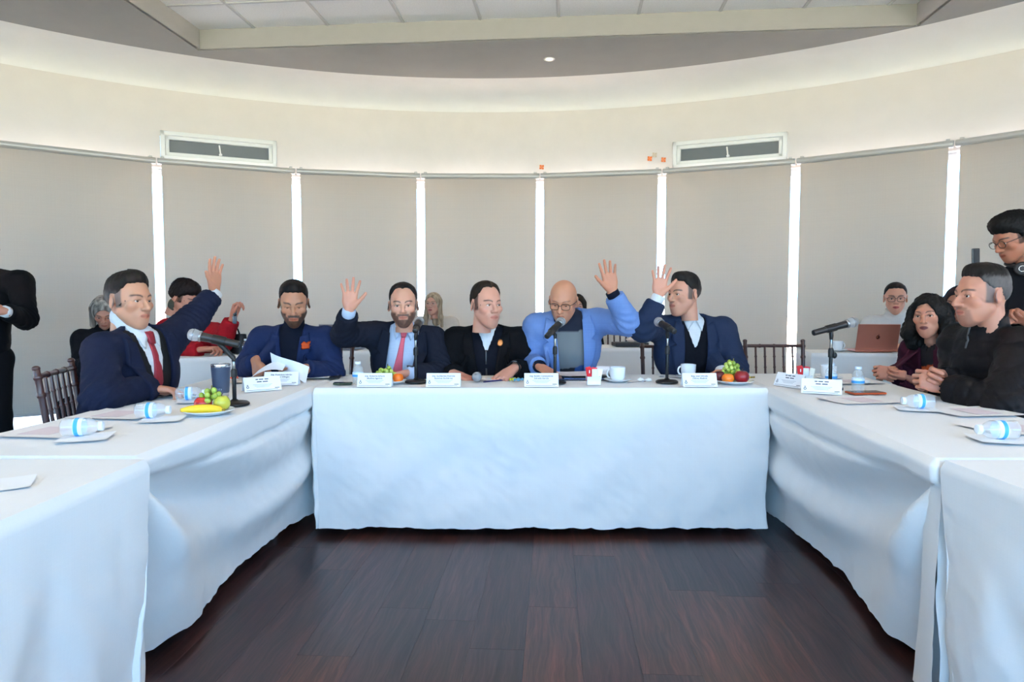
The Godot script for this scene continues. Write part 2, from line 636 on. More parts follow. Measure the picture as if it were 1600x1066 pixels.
		al.light_energy = LED
		al.shadow_enabled = true
		al.area_range = 14.0
		lp.add_child(al)
	# downlight in the soffit
	var dl := thing("downlight", "small lit recessed downlight in the grey soffit", "light", V(0.34, SOF, -6.36))
	mb = MB.new()
	mb.lathe([Vector2(0.034, -0.001), Vector2(0.045, -0.006), Vector2(0.052, -0.002), Vector2(0.052, 0.004)], 24)
	part("rim", mb.done(), white, dl)
	mb = MB.new()
	mb.lathe([Vector2(0.0, -0.004), Vector2(0.034, -0.002)], 20)
	part("lamp_glass", mb.done(), mat("lamp_glow", Color(1, 0.9, 0.8), 0.5, 0.0, {"emission_enabled": true, "emission": Color(1, 0.92, 0.85), "emission_energy_multiplier": 3.0}), dl)
	var sl := SpotLight3D.new()
	sl.name = "downlight_beam"
	sl.position = V(0, -0.012, 0)
	sl.rotation.x = -PI / 2
	sl.spot_angle = 50; sl.light_energy = 0.6; sl.light_color = Color(1, 0.86, 0.72); sl.light_size = 0.03; sl.shadow_enabled = true; sl.spot_range = 12.0; sl.spot_attenuation = 2.0
	dl.add_child(sl)
	# vent windows
	var glass_dark := mat("vent_glass", Color(0.42, 0.45, 0.46), 0.25)
	for w in 2:
		var p0: float = holes[w][0]
		var p1: float = holes[w][1]
		var a := arc(p0, RW - 0.02)
		var b := arc(p1, RW - 0.02)
		var wd := a.distance_to(b)
		var win := Node3D.new()
		win.name = "window_%d" % (w + 1)
		add_child(win)
		struct(win, "narrow white-framed vent window above the blinds")
		var xx := (b - a).normalized()
		win.transform = Transform3D(Basis(xx, Vector3.UP, xx.cross(Vector3.UP)), (a + b) / 2.0 + V(0, 2.68, 0))
		mb = MB.new()
		for sg in [-1.0, 1.0]:
			mb.box(V(0, sg * 0.115, -0.03), V(wd, 0.04, 0.1), 0.004)
			mb.box(V(sg * (wd / 2 - 0.02), 0, -0.03), V(0.04, 0.27, 0.1), 0.004)
		part("window_frame", mb.done(), white, win)
		mb = MB.new()
		for sg in [-1.0, 1.0]:
			mb.box(V(0, sg * 0.078, -0.02), V(wd - 0.08, 0.035, 0.04), 0.004)
			mb.box(V(sg * (wd / 2 - 0.058), 0, -0.02), V(0.035, 0.19, 0.04), 0.004)
		part("sash", mb.done(), white, win)
		mb = MB.new()
		mb.box(V(0, 0, -0.035), V(wd - 0.14, 0.13, 0.006))
		part("pane", mb.done(), glass_dark, win)
		mb = MB.new()
		mb.T = Transform3D(Basis(V(0, 0, 1), 0.12), V(0, -0.05, 0.012))
		mb.box(V(0, 0, 0), V(0.03, 0.02, 0.02), 0.004)
		mb.box(V(0, 0.045, 0.012), V(0.014, 0.09, 0.01), 0.003)
		part("handle", mb.done(), white, win)
	# window bays and blinds
	var glass := mat("window_glass", Color(1, 1, 1, 0.06), 0.02)
	glass.transparency = BaseMaterial3D.TRANSPARENCY_ALPHA
	var frame_m := mat("window_frame_white", rgb(225, 226, 224), 0.5)
	var fab := mat("blind_fabric", rgb(186, 187, 187), 0.95, 0.0, {"albedo_texture": weave(512, 0.5, 0.5, 0.03, 5), "uv1_scale": Vector3(2, 3.4, 1)})
	fab.backlight_enabled = true
	fab.backlight = Color(0.90, 0.87, 0.80)
	var cas_m := mat("blind_cassette", rgb(190, 188, 184), 0.35, 0.3)
	var labels := {-5: "grey roller blind at the left edge behind standing man in black", -4: "grey roller blind behind man in navy suit and grey-haired woman", -3: "grey roller blind under the left vent window behind red jacket", -2: "grey roller blind behind the raised hand beside pink tie", -1: "grey roller blind behind the man in black blazer", 0: "grey roller blind behind bald man in light blue blazer", 1: "grey roller blind under the right vent window behind empty chair", 2: "grey roller blind behind woman in white turtleneck", 3: "grey roller blind at the right edge behind the photographer"}
	for k in range(-8, 8):
		var g0 := gap_angle(k)
		var g1 := gap_angle(k + 1)
		var a := arc(g0, 6.08)
		var b := arc(g1, 6.08)
		var L := a.distance_to(b)
		var xx := (b - a).normalized()
		var bs := Basis(xx, Vector3.UP, xx.cross(Vector3.UP))   # local z points into the room
		var md := (a + b) / 2.0
		var win := Node3D.new()
		win.name = "window_%d" % (k + 11)
		add_child(win)
		struct(win, "tall window bay behind a roller blind")
		win.transform = Transform3D(bs, arc((g0 + g1) / 2.0, RW + 0.1))
		mb = MB.new()
		mb.box(V(0, 1.26, 0), V(0.06, 2.42, 0.08), 0.005)
		mb.box(V(0, HEAD - 0.03, 0), V(L + 0.02, 0.06, 0.08), 0.005)
		part("window_frame", mb.done(), frame_m, win)
		for sg in [-1.0, 1.0]:
			mb = MB.new()
			mb.box(V(sg * (L / 4 + 0.012), 1.25, 0), V(L / 2 - 0.03, 2.38, 0.006))
			part("pane", mb.done(), glass, win)
		if k < -7 or k > 6: continue
		var bl := thing("roller_blind", labels.get(k, "grey roller blind beyond the %s picture edge, number %s outward" % ["left" if k < 0 else "right", ["one", "two", "three"][clampi(absi(k + 6) if k < 0 else k - 4, 0, 2)]]), "blind", V(md.x, 0, md.z), 0.0, "roller blinds on the curved wall")
		bl.transform = Transform3D(bs, V(md.x, 0, md.z))
		mb = MB.new()
		mb.T = Transform3D(Basis(V(0, 0, 1), PI / 2), V(L / 2 - 0.008, 2.505, 0))
		mb.lathe([Vector2(0, 0), Vector2(0.028, 0), Vector2(0.031, 0.004), Vector2(0.031, L - 0.02), Vector2(0.028, L - 0.016), Vector2(0, L - 0.016)], 18)
		part("cassette", mb.done(), cas_m, bl)
		for sg in [-1.0, 1.0]:
			mb = MB.new()
			mb.box(V(sg * (L / 2 - 0.05), 2.535, -0.05), V(0.03, 0.03, 0.12), 0.004)
			part("bracket", mb.done(), cas_m, bl)
		mb = MB.new()
		var fw := L - 0.085
		var bow := func(x, y): return 0.012 + 0.004 * sin(x * 5.0 + k) * (1.0 - y) + 0.003 * noise.get_noise_3d(x * 60.0, y * 90.0, k * 40.0)
		mb.surf(16, 20, func(u, w): return V((u - 0.5) * fw, lerpf(0.21, 2.485, w), bow.call(u, w)))
		mb.surf(16, 20, func(u, w): return V((0.5 - u) * fw, lerpf(0.21, 2.485, w), bow.call(1.0 - u, w) - 0.002))
		part("fabric", mb.done(), fab, bl)
		mb = MB.new()
		mb.box(V(0, 0.2, 0.011), V(fw, 0.026, 0.014), 0.004)
		part("bottom_rail", mb.done(), cas_m, bl)
	# small orange paper decorations stuck over the blinds
	var om := mat("orange_paper", rgb(226, 128, 72), 0.8)
	var bm := mat("beige_paper", rgb(205, 190, 170), 0.8)
	var deco := [[5.8, 2.62, 0, "small orange paper scrap hanging above the middle blind gap"], [16.3, 2.665, 0, "orange paper flower left of the right vent window"], [16.75, 2.70, 1, "beige paper flower beside the orange one by the vent"], [17.6, 2.645, 0, "orange paper scrap touching the right vent window corner"]]
	for q in deco:
		var o := thing("paper_decoration", q[3], "decoration", arc(q[0], RW - 0.012, q[1]))
		mb = MB.new()
		for e in 4:
			mb.T = Transform3D(Basis(V(0, 0, 1), e * PI / 2 + 0.5), Vector3.ZERO)
			mb.face([V(0, 0, 0), V(0.022, -0.01, 0.008), V(0.032, 0.008, 0.012), V(0.012, 0.018, 0.006)])
		part("petal", mb.done(), om if q[2] == 0 else bm, o)
	# ground outside
	mb = MB.new()
	mb.box(V(0, -0.25, -2), V(120, 0.2, 120))
	struct(part("floor_terrace", mb.done(), mat("terrace", rgb(222, 208, 198), 0.9)), "pale terrace outside the windows")
	mb = MB.new()
	mb.box(V(0, -0.16, 34.6), V(120, 0.04, 60))
	struct(part("floor_lawn", mb.done(), mat("lawn", rgb(88, 96, 78), 0.95, 0.0, {"albedo_texture": noise_tex(0.05, 31, Color(0.7, 0.7, 0.7), Color(1, 1, 1), 256, 4), "uv1_triplanar": true})), "lawn outside behind the photographer")
	# floor: slab and single planks in the aisle
	var fl_n := Node3D.new()
	fl_n.name = "floor"
	add_child(fl_n)
	struct(fl_n, "dark brown wooden floor")
	mb = MB.new()
	var rim := []
	for i in 49: rim.append(Vector2(arc(96.0 - 192.0 * i / 48.0, RW + 0.3).x, arc(96.0 - 192.0 * i / 48.0, RW + 0.3).z))
	rim.append(Vector2(xl - 0.2, zb + 0.2)); rim.append(Vector2(xr + 0.2, zb + 0.2))
	mb.prism(rim, -0.15, -0.006)
	part("slab", mb.done(), floor_m, fl_n)
	build_planks(fl_n)

func plank_texture(sd: int, tone: Color) -> ImageTexture:
	var im := Image.create(128, 512, false, Image.FORMAT_RGB8)
	var n1 := FastNoiseLite.new()
	n1.seed = sd; n1.frequency = 0.012; n1.fractal_octaves = 3
	var n2 := FastNoiseLite.new()
	n2.seed = sd + 50; n2.frequency = 0.05; n2.fractal_octaves = 3
	for y in 512:
		for x in 128:
			var wob := 14.0 * n1.get_noise_2d(x * 0.6, y * 0.5)
			var g := n2.get_noise_2d((x + wob) * 2.2, y * 0.10)
			var s := n1.get_noise_2d(x * 3.0 + 300.0, y * 0.35)
			var f := n2.get_noise_2d(x * 9.0, y * 0.6 + 700.0)
			var t := 1.0 + 0.34 * g + 0.30 * s + 0.16 * f
			im.set_pixel(x, y, Color(clampf(tone.r * t * (1.0 + 0.12 * s), 0, 1), clampf(tone.g * t, 0, 1), clampf(tone.b * t, 0, 1)))
	return ImageTexture.create_from_image(im)

func build_planks(fl_n: Node3D) -> void:
	var ms := []
	var tones := [rgb(58, 38, 36), rgb(66, 42, 37), rgb(50, 35, 36), rgb(72, 45, 39), rgb(54, 34, 32), rgb(61, 43, 43)]
	for i in 6:
		ms.append(mat("plank_%d" % i, Color.WHITE, 0.30, 0.0, {"albedo_texture": plank_texture(20 + i, tones[i])}))
	var pw := 0.19
	var pl := 1.25
	var pm := MB.new()
	pm.box(V(0, -0.004, 0), V(pw - 0.0003, 0.008, pl - 0.0003), 0.0004)
	for i in pm.v.size(): pm.uv[i] = Vector2(pm.v[i].x / pw + 0.5, pm.v[i].z / pl + 0.5)
	var pmesh := pm.done()
	var r := RandomNumberGenerator.new()
	r.seed = 4
	var tilt := Basis(Vector3.UP, deg_to_rad(-3.5))
	for i in range(-15, 17):
		var off := r.randf() * pl
		for j in range(-5, 2):
			var p := part("plank", pmesh, ms[r.randi() % 6], fl_n)
			var q := tilt * V(i * pw, 0, j * pl + off)
			p.transform = Transform3D(tilt * Basis(Vector3.UP, PI * float(r.randi() % 2)), q)

# ---------------------------------------------------------------- tables, cloths, chairs
# c: four corners (x, z) going counter-clockwise seen from above; hem[i] = [how far the hem stands out at the start, at the end] of side i
func tablecloth(label: String, c: Array, H: float, hem: Array, style: Array, seed_: int, low := 0.05) -> void:
	var m: Material = mats.get("white_cloth")
	if m == null:
		m = mat("white_cloth", rgb(236, 234, 232), 0.92, 0.0, {"albedo_texture": weave(256, 0.5, 0.5, 0.014, 8), "uv1_triplanar": true, "uv1_world_triplanar": true, "uv1_scale": Vector3.ONE * 4.0, "rim_enabled": true, "rim": 0.25, "rim_tint": 0.5})
	var ce := Vector2.ZERO
	for q in c: ce += q / 4.0
	var base := V(ce.x, 0, ce.y)
	var o := thing("tablecloth", label, "tablecloth", base, 0.0, "white tablecloths")
	var nz := FastNoiseLite.new()
	nz.seed = seed_
	nz.frequency = 1.0
	var mb := MB.new()
	var rr := 0.012
	mb.surf(70, 26, func(u, w):
		var p: Vector2 = c[0].lerp(c[1], u).lerp(c[3].lerp(c[2], u), w)
		var e := minf(minf(u, 1 - u) * c[0].distance_to(c[1]), minf(w, 1 - w) * c[0].distance_to(c[3]))
		var y := H + 0.0035 * sm(0.0, 0.1, e) * (nz.get_noise_2d(p.x * 2.2, p.y * 2.2) + 0.5 * nz.get_noise_2d(p.x * 7.0, p.y * 3.0)) + 0.001
		return V(p.x, y, p.y) - base)
	part("cloth_top", mb.done(), m, o)
	# skirt all round
	var ring := []       # [point, outward, side, s along side 0..1, length]
	for i in 4:
		var a: Vector2 = c[i]
		var b: Vector2 = c[(i + 1) % 4]
		var L := a.distance_to(b)
		var t := (b - a) / L
		var nrm := Vector2(-t.y, t.x)
		if nrm.dot((a + b) / 2.0 - ce) < 0.0: nrm = -nrm
		var n := int(L / 0.022)
		for j in n: ring.append([a.lerp(b, (j + 0.5) / n), nrm, i, (j + 0.5) / n, L])
		var t2: Vector2 = (c[(i + 2) % 4] - b).normalized()
		var n2 := Vector2(-t2.y, t2.x)
		if n2.dot(b - ce) < 0.0: n2 = -n2
		for j in 5: ring.append([b, nrm.slerp(n2, (j + 1) / 6.0), i, 1.0, L])
	mb = MB.new()
	var N := ring.size()
	var NT := 46
	var arcl := 0.0
	for i in N + 1:
		var q: Array = ring[i % N]
		var p: Vector2 = q[0]
		var nrm: Vector2 = q[1]
		var side: int = q[2]
		var s: float = q[3]
		var L: float = q[4]
		if i > 0: arcl += (ring[i % N][0] - ring[i - 1][0]).length()
		var st: int = style[side]
		var hm := lerpf(hem[side][0], hem[side][1], s)
		if s >= 0.999: hm = lerpf(hem[side][1], hem[(side + 1) % 4][0], clampf((nrm.angle_to(ring[(i + N - 1) % N][1])), 0, 1))
		var ph := fmod(arcl, 1000.0)
		var drop := H - low - 0.012 * (nz.get_noise_2d(ph * 5.0, 7.0) + 0.6 * nz.get_noise_2d(ph * 13.0, 3.0))
		if st == 1: drop -= 0.02 * sin(s * PI)
		for k in NT + 1:
			var t := float(k) / NT
			t = t * t * 0.35 + t * 0.65
			var y := H - rr * 0.4 - drop * t
			var off := 0.004 + 0.008 * sm(0.0, 0.03, t)
			if k == 0:
				off = 0.0; y = H + 0.001
			off += hm * pow(t, 1.2)
			var dd := drop * t
			if st == 0:       # taut front: faint long folds and shallow swags
				off += 0.020 * t * nz.get_noise_2d(ph * 0.9, 11.0) + 0.009 * sm(0.05, 0.4, t) * sin(9.0 * dd + 5.0 * (s - 0.5) * (s - 0.5) * 4.0 + 1.0)
				off += 0.020 * sm(0.1, 0.7, t) * nz.get_noise_2d(ph * 2.2 + dd * 1.5, dd * 1.4)
			elif st == 1 or st == 2:     # lip of the top cloth, then a skirt that swags from the near corner
				var lip := 0.055 + 0.035 * sin(s * PI) + 0.01 * nz.get_noise_2d(ph * 3.0, 2.0)
				off += 0.012 * (1.0 - sm(lip, lip + 0.022, dd)) - 0.028 * sm(lip, lip + 0.03, dd) * (1.0 - 0.5 * sm(0.2, 0.7, t))
				var sx := (s if st == 1 else 1.0 - s) * L
				var rad := sqrt(sx * sx + dd * dd)
				var an := atan2(dd, sx + 0.02)
				off += 0.085 * sin(an * 7.5 + 0.6) * sm(0.04, 0.25, rad) * exp(-rad * 0.75) * sm(lip, lip + 0.05, dd)
				var ys := 0.13 + 0.27 * sin(PI * clampf(s, 0.0, 1.0))
				off += 0.045 * sin((dd - ys) * 17.0) * exp(-pow((dd - ys) / 0.17, 2)) * sm(0.02, 0.15, s) * sm(0.98, 0.85, s)
				var sx2 := L - sx
				var an2 := atan2(dd, sx2 + 0.05)
				off += 0.045 * sin(an2 * 6.0 + 0.4) * sm(0.05, 0.3, dd) * exp(-sx2 * 1.2)
				off += 0.02 * t * nz.get_noise_2d(ph * 1.6 + dd, dd * 1.2)
			else:             # loose hanging folds
				off += 0.030 * sm(0.04, 0.6, t) * sin(ph * 17.0 + 4.0 * nz.get_noise_2d(ph * 1.3, dd * 0.8)) * (0.55 + 0.45 * nz.get_noise_2d(ph * 1.7, 5.0))
				off += 0.02 * t * nz.get_noise_2d(ph * 1.1, dd * 1.5)
			off += 0.0035 * sm(0.05, 0.2, t) * nz.get_noise_2d(ph * 11.0 - dd * 6.0, dd * 9.0 + ph * 2.0)
			off = maxf(off, -0.20) if k > 0 else 0.0
			var w := p + nrm * off
			mb.vert(V(w.x, y, w.y) - base, Vector2(ph, dd))
	for i in N:
		for k in NT:
			var a := i * (NT + 1) + k
			mb.quad(a, a + 1, a + NT + 2, a + NT + 1)
	# the normals must point out of the table
	var mesh := mb.done()
	part("skirt", mesh, m, o)

func folding_table(label: String, c: Array, H: float) -> void:
	var ce := Vector2.ZERO
	for q in c: ce += q / 4.0
	var o := thing("folding_table", label, "table", V(ce.x, 0, ce.y), 0.0, "folding tables under the cloths")
	var ins := c.map(func(q): return (q - ce) * 0.985)
	var poly := []
	for i in 4: poly.append(ins[3 - i] if _ccw(ins) else ins[i])
	var mb := MB.new()
	mb.prism(poly, H - 0.04, H - 0.006)
	part("tabletop", mb.done(), mat("table_laminate", rgb(196, 190, 180), 0.5), o)
	for i in 4:
		mb = MB.new()
		var p: Vector2 = ins[i] * 0.45
		mb.tube([V(p.x, 0.0, p.y), V(p.x * 0.97, H - 0.04, p.y * 0.97)], [0.013, 0.013], 10)
		part("leg", mb.done(), mat("grey_steel", rgb(120, 122, 125), 0.4, 0.6), o)
func _ccw(q: Array) -> bool:
	return (q[1] - q[0]).cross(q[2] - q[1]) > 0.0

func build_tables() -> void:
	var C := [Vector2(-0.985, -3.39), Vector2(1.272, -3.39), Vector2(1.272, -4.03), Vector2(-0.985, -4.03)]
	var LF := [Vector2(-1.645, -1.885), Vector2(-1.052, -1.885), Vector2(-1.01, -3.97), Vector2(-1.69, -3.97)]
	var LN := [Vector2(-1.665, 0.36), Vector2(-1.012, 0.36), Vector2(-0.998, -1.835), Vector2(-1.66, -1.835)]
	var RF := [Vector2(1.168, -1.86), Vector2(1.835, -1.86), Vector2(2.03, -4.08), Vector2(1.355, -4.08)]
	var RN := [Vector2(1.168, 0.4), Vector2(1.84, 0.4), Vector2(1.84, -1.825), Vector2(1.172, -1.825)]
	tablecloth("white cloth on the middle table facing the aisle", C, 0.75, [[0.0, 0.0], [-0.01, -0.01], [0, 0], [0.0, 0.0]], [0, 3, 3, 3], 1, 0.045)
	tablecloth("white cloth on left table with fruit plate and tumbler", LF, 0.75, [[0.0, 0.0], [-0.15, -0.005], [0, 0], [-0.02, -0.02]], [3, 1, 3, 3], 2)
	tablecloth("white cloth on the nearest left table at the picture edge", LN, 0.752, [[0.02, 0.0], [-0.02, -0.05], [-0.06, -0.06], [0, 0]], [3, 3, 3, 3], 3)
	tablecloth("white cloth on right table with swagged folds toward aisle", RF, 0.75, [[0, 0], [0, 0], [0, 0], [-0.03, -0.16]], [3, 3, 3, 2], 4)
	tablecloth("white cloth on the nearest right table at the picture edge", RN, 0.752, [[0, 0], [0, 0], [-0.07, -0.06], [-0.03, 0.0]], [3, 3, 3, 3], 5)
	folding_table("folding table under the middle cloth", C, 0.75)
	folding_table("folding table under left cloth with fruit plate", LF, 0.75)
	folding_table("folding table under the nearest left cloth", LN, 0.752)
	folding_table("folding table under right cloth with swagged folds", RF, 0.75)
	folding_table("folding table under the nearest right cloth", RN, 0.752)
	# tables in front of the blinds
	var BA := [Vector2(-2.86, -4.62), Vector2(-1.93, -5.26), Vector2(-2.21, -5.68), Vector2(-3.15, -5.04)]
	var BB := [Vector2(-1.88, -5.50), Vector2(-0.30, -6.02), Vector2(-0.46, -6.50), Vector2(-2.04, -5.98)]
	var BC := [Vector2(-0.20, -6.06), Vector2(1.75, -6.06), Vector2(1.75, -6.55), Vector2(-0.20, -6.55)]
	var BD := [Vector2(2.29, -5.20), Vector2(3.62, -5.10), Vector2(3.66, -5.48), Vector2(2.34, -5.58)]
	var Z := [[0, 0], [0, 0], [0, 0], [0, 0]]
	tablecloth("white cloth on back table beside the red jacket", BA, 0.77, Z, [0, 3, 3, 3], 6)
	tablecloth("white cloth on back table under the grey laptop", BB, 0.77, Z, [0, 3, 3, 3], 7)
	tablecloth("white cloth on back table under the black folder", BC, 0.77, Z, [0, 3, 3, 3], 8)
	tablecloth("white cloth on back table under the rose gold laptop", BD, 0.79, Z, [0, 3, 3, 3], 9)
	folding_table("back folding table beside the red jacket", BA, 0.77)
	folding_table("back folding table under the grey laptop", BB, 0.77)
	folding_table("back folding table under the black folder", BC, 0.77)
	folding_table("back folding table under the rose gold laptop", BD, 0.79)

func ringed(mb: MB, a: Vector3, b: Vector3, r: float, rings: Array) -> void:   # turned bamboo-like rod
	var path := []
	var rad := []
	var ts := [0.0]
	for t in rings: ts.append_array([t - 0.022, t - 0.012, t, t + 0.012, t + 0.022])
	ts.append(1.0)
	for i in ts.size():
		path.append(a.lerp(b, ts[i]))
		rad.append(r * (1.28 if i > 0 and i < ts.size() - 1 and (i - 1) % 5 in [1, 2, 3] else 1.0))
	mb.tube(path, rad, 8)

var chair0: Node3D
func chair(label: String, at: Vector3, turn: float, group: String) -> void:   # faces +z before turning
	if chair0 != null:
		var c: Node3D = chair0.duplicate()
		c.name = numbered("banquet_chair")
		add_child(c)
		c.position = at; c.rotation.y = turn
		tag(c, label, "chair", group)
		return
	var o := thing("banquet_chair", label, "chair", at, turn, group)
	chair0 = o
	var wood := mat("mahogany", rgb(58, 26, 22), 0.28, 0.0, {"clearcoat_enabled": true, "clearcoat": 0.4})
	for s in [-1.0, 1.0]:
		var mb := MB.new()
		ringed(mb, V(s * 0.17, 0, -0.19), V(s * 0.185, 0.44, -0.175), 0.0135, [0.3, 0.7])
		ringed(mb, V(s * 0.185, 0.44, -0.175), V(s * 0.195, 0.915, -0.235), 0.0135, [0.25, 0.5, 0.78, 0.93])
		mb.ball(V(s * 0.195, 0.918, -0.236), V(0.016, 0.012, 0.016), 10, 6)
		part("back_post", mb.done(), wood, o)
		mb = MB.new()
		ringed(mb, V(s * 0.185, 0, 0.185), V(s * 0.185, 0.43, 0.175), 0.014, [0.3, 0.7])
		part("leg", mb.done(), wood, o)
		mb = MB.new()
		ringed(mb, V(s * 0.18, 0.18, -0.18), V(s * 0.185, 0.18, 0.18), 0.009, [0.5])
		ringed(mb, V(s * 0.18, 0.30, -0.178), V(s * 0.185, 0.30, 0.178), 0.009, [0.5])
		part("stretcher", mb.done(), wood, o)
	var mb := MB.new()
	ringed(mb, V(-0.185, 0.22, 0.18), V(0.185, 0.22, 0.18), 0.009, [0.5])
	part("stretcher", mb.done(), wood, o)
	for e in [[0.885, -0.232], [0.60, -0.196]]:
		mb = MB.new()
		ringed(mb, V(-0.192, e[0], e[1]), V(0.192, e[0], e[1]), 0.011, [0.25, 0.5, 0.75])
		part("rail", mb.done(), wood, o)
	for i in 5:
		mb = MB.new()
		var x := (i - 2) * 0.062
		ringed(mb, V(x, 0.60, -0.196), V(x, 0.885, -0.232), 0.0075, [0.25, 0.5, 0.75])
		part("spindle", mb.done(), wood, o)
	mb = MB.new()
	mb.box(V(0, 0.44, 0), V(0.40, 0.03, 0.39), 0.012)
	part("seat", mb.done(), wood, o)
	mb = MB.new()
	mb.box(V(0, 0.465, 0.0), V(0.37, 0.035, 0.36), 0.015)
	part("cushion", mb.done(), mat("black_cushion", rgb(22, 22, 24), 0.9), o)

# ---------------------------------------------------------------- people
var head_v: PackedVector3Array
var head_i: PackedInt32Array
var hands := {}

func make_head() -> void:
	var I := Basis.IDENTITY
	var f := Field.new(V(-0.1, -0.16, -0.125), V(0.1, 0.13, 0.13), 0.0033)
	f.ell(V(0, 0.030, -0.012), I, V(0.0765, 0.087, 0.097), 0.0)
	f.ell(V(0, -0.036, 0.026), I, V(0.0575, 0.080, 0.060), 0.036)
	for s in [-1.0, 1.0]:
		f.cap(V(s * 0.046, -0.050, 0.004), V(s * 0.012, -0.096, 0.054), 0.019, 0.017, 0.034)
		f.ell(V(s * 0.042, -0.020, 0.060), I, V(0.022, 0.020, 0.020), 0.022)
	f.ell(V(0, -0.097, 0.066), I, V(0.019, 0.018, 0.017), 0.026)
	f.cap(V(-0.034, 0.019, 0.078), V(0.034, 0.019, 0.078), 0.010, 0.010, 0.022)
	f.ell(V(0, -0.063, 0.074), I, V(0.030, 0.024, 0.018), 0.022)
	# sockets
	for s in [-1.0, 1.0]:
		f.ell(V(s * 0.031, 0.000, 0.092), I, V(0.018, 0.0110, 0.016), 0.008, true)
	# nose
	f.cap(V(0, 0.006, 0.086), V(0, -0.030, 0.105), 0.0075, 0.0105, 0.012)
	f.ell(V(0, -0.034, 0.104), I, V(0.0105, 0.009, 0.010), 0.008)
	for s in [-1.0, 1.0]:
		f.ell(V(s * 0.0125, -0.036, 0.094), I, V(0.0085, 0.0075, 0.010), 0.006)
		# lids
		f.cap(V(s * 0.0175, 0.001, 0.0765), V(s * 0.031, 0.0100, 0.0825), 0.0032, 0.0036, 0.004)
		f.cap(V(s * 0.031, 0.0100, 0.0825), V(s * 0.047, 0.002, 0.0725), 0.0036, 0.0030, 0.004)
		f.cap(V(s * 0.0175, -0.002, 0.0765), V(s * 0.031, -0.0080, 0.0795), 0.0026, 0.0030, 0.004)
		f.cap(V(s * 0.031, -0.0080, 0.0795), V(s * 0.046, -0.001, 0.0720), 0.0030, 0.0028, 0.004)
		# ears
		var eb := Basis(Vector3.UP, s * 0.35)
		f.ell(V(s * 0.081, -0.006, -0.014), eb, V(0.0075, 0.031, 0.019), 0.008)
		f.ell(V(s * 0.0885, -0.002, -0.008), eb, V(0.006, 0.018, 0.010), 0.006, true)
	# lips
	f.cap(V(-0.021, -0.0655, 0.0835), V(0, -0.0610, 0.0930), 0.0035, 0.0055, 0.005)
	f.cap(V(0.021, -0.0655, 0.0835), V(0, -0.0610, 0.0930), 0.0035, 0.0055, 0.005)
	f.cap(V(-0.017, -0.0700, 0.0835), V(0.0, -0.0725, 0.0905), 0.0035, 0.0062, 0.005)
	f.cap(V(0.017, -0.0700, 0.0835), V(0.0, -0.0725, 0.0905), 0.0035, 0.0062, 0.005)
	# neck
	f.cap(V(0, -0.035, -0.036), V(0, -0.175, -0.052), 0.048, 0.050, 0.016)
	var r := f.nets()
	head_v = r[0]
	head_i = r[1]

func make_hand(pose: String, bend: Array, spread: float, thumb_in: float) -> void:
	var f := Field.new(V(-0.085, -0.045, -0.035), V(0.09, 0.215, 0.095), 0.003)
	var I := Basis.IDENTITY
	f.cap(V(-0.009, -0.03, 0), V(-0.010, 0.02, 0), 0.0205, 0.0195, 0.0)
	f.cap(V(0.009, -0.03, 0), V(0.010, 0.02, 0), 0.0205, 0.0195, 0.006)
	f.ell(V(0.0, 0.052, 0.001), I, V(0.040, 0.052, 0.0145), 0.014)
	f.ell(V(0.022, 0.032, 0.008), Basis(V(0, 0, 1), -0.5), V(0.016, 0.028, 0.013), 0.01)
	var bx := [0.0325, 0.0110, -0.0105, -0.0310]
	var by := [0.092, 0.096, 0.092, 0.083]
	var len := [0.074, 0.083, 0.076, 0.060]
	var sp := [0.9, 0.12, -0.6, -1.35]
	for i in 4:
		f.cap(V(bx[i] * 0.75, 0.04, 0), V(bx[i], by[i], 0.0), 0.0125, 0.0102, 0.010)
		var p := V(bx[i], by[i], 0)
		var a := 0.0
		var side := V(sin(sp[i] * spread), 0, 0)
		for k in 3:
			a += deg_to_rad(bend[k] * (1.0 + 0.10 * (i - 1)))
			var dr := V(side.x, cos(a), sin(a)).normalized()
			if a > 1.2: dr.x *= 0.4
			var l: float = len[i] * [0.46, 0.30, 0.24][k]
			var q := p + dr * l
			var r0: float = [0.0093, 0.0084, 0.0078][k] * (0.9 if i == 3 else 1.0)
			f.cap(p, q, r0, r0 * 0.90, 0.003)
			p = q
	var t0 := V(0.024, 0.020, 0.007)
	var t1 := V(0.047, 0.052, 0.015).lerp(V(0.032, 0.058, 0.026), thumb_in)
	var t2 := V(0.066, 0.080, 0.018).lerp(V(0.027, 0.086, 0.036), thumb_in)
	var t3 := V(0.077, 0.102, 0.019).lerp(V(0.017, 0.106, 0.040), thumb_in)
	f.cap(t0, t1, 0.0150, 0.0120, 0.012)
	f.cap(t1, t2, 0.0112, 0.0098, 0.004)
	f.cap(t2, t3, 0.0098, 0.0082, 0.003)
	hands[pose] = f.nets()

func add_nets(mb: MB, r: Array, tf: Transform3D, flip := false) -> int:   # returns index of the first vertex
	var s := mb.v.size()
	var vs: PackedVector3Array = r[0]
	for p in vs:
		mb.v.append(tf * (V(-p.x, p.y, p.z) if flip else p))
		mb.c.append(mb.col)
		mb.uv.append(Vector2.ZERO)
	var tr: PackedInt32Array = r[1]
	for t in range(0, tr.size(), 3):
		mb.ix.append(s + tr[t])
		mb.ix.append(s + (tr[t + 2] if flip else tr[t + 1]))
		mb.ix.append(s + (tr[t + 1] if flip else tr[t + 2]))
	return s
func norm_of(mb: MB) -> PackedVector3Array:
	var n := mb.normals()
	for i in n.size(): n[i] = n[i].normalized() if n[i].length_squared() > 0.0 else Vector3.UP
	return n

func look_basis(f: Vector3, roll := 0.0) -> Basis:   # local z looks along f, y up, x to the person's left
	var z := f.normalized()
	var x := Vector3.UP.cross(z).normalized()
	var y := z.cross(x)
	return Basis(x, y, z) * Basis(V(0, 0, 1), roll)

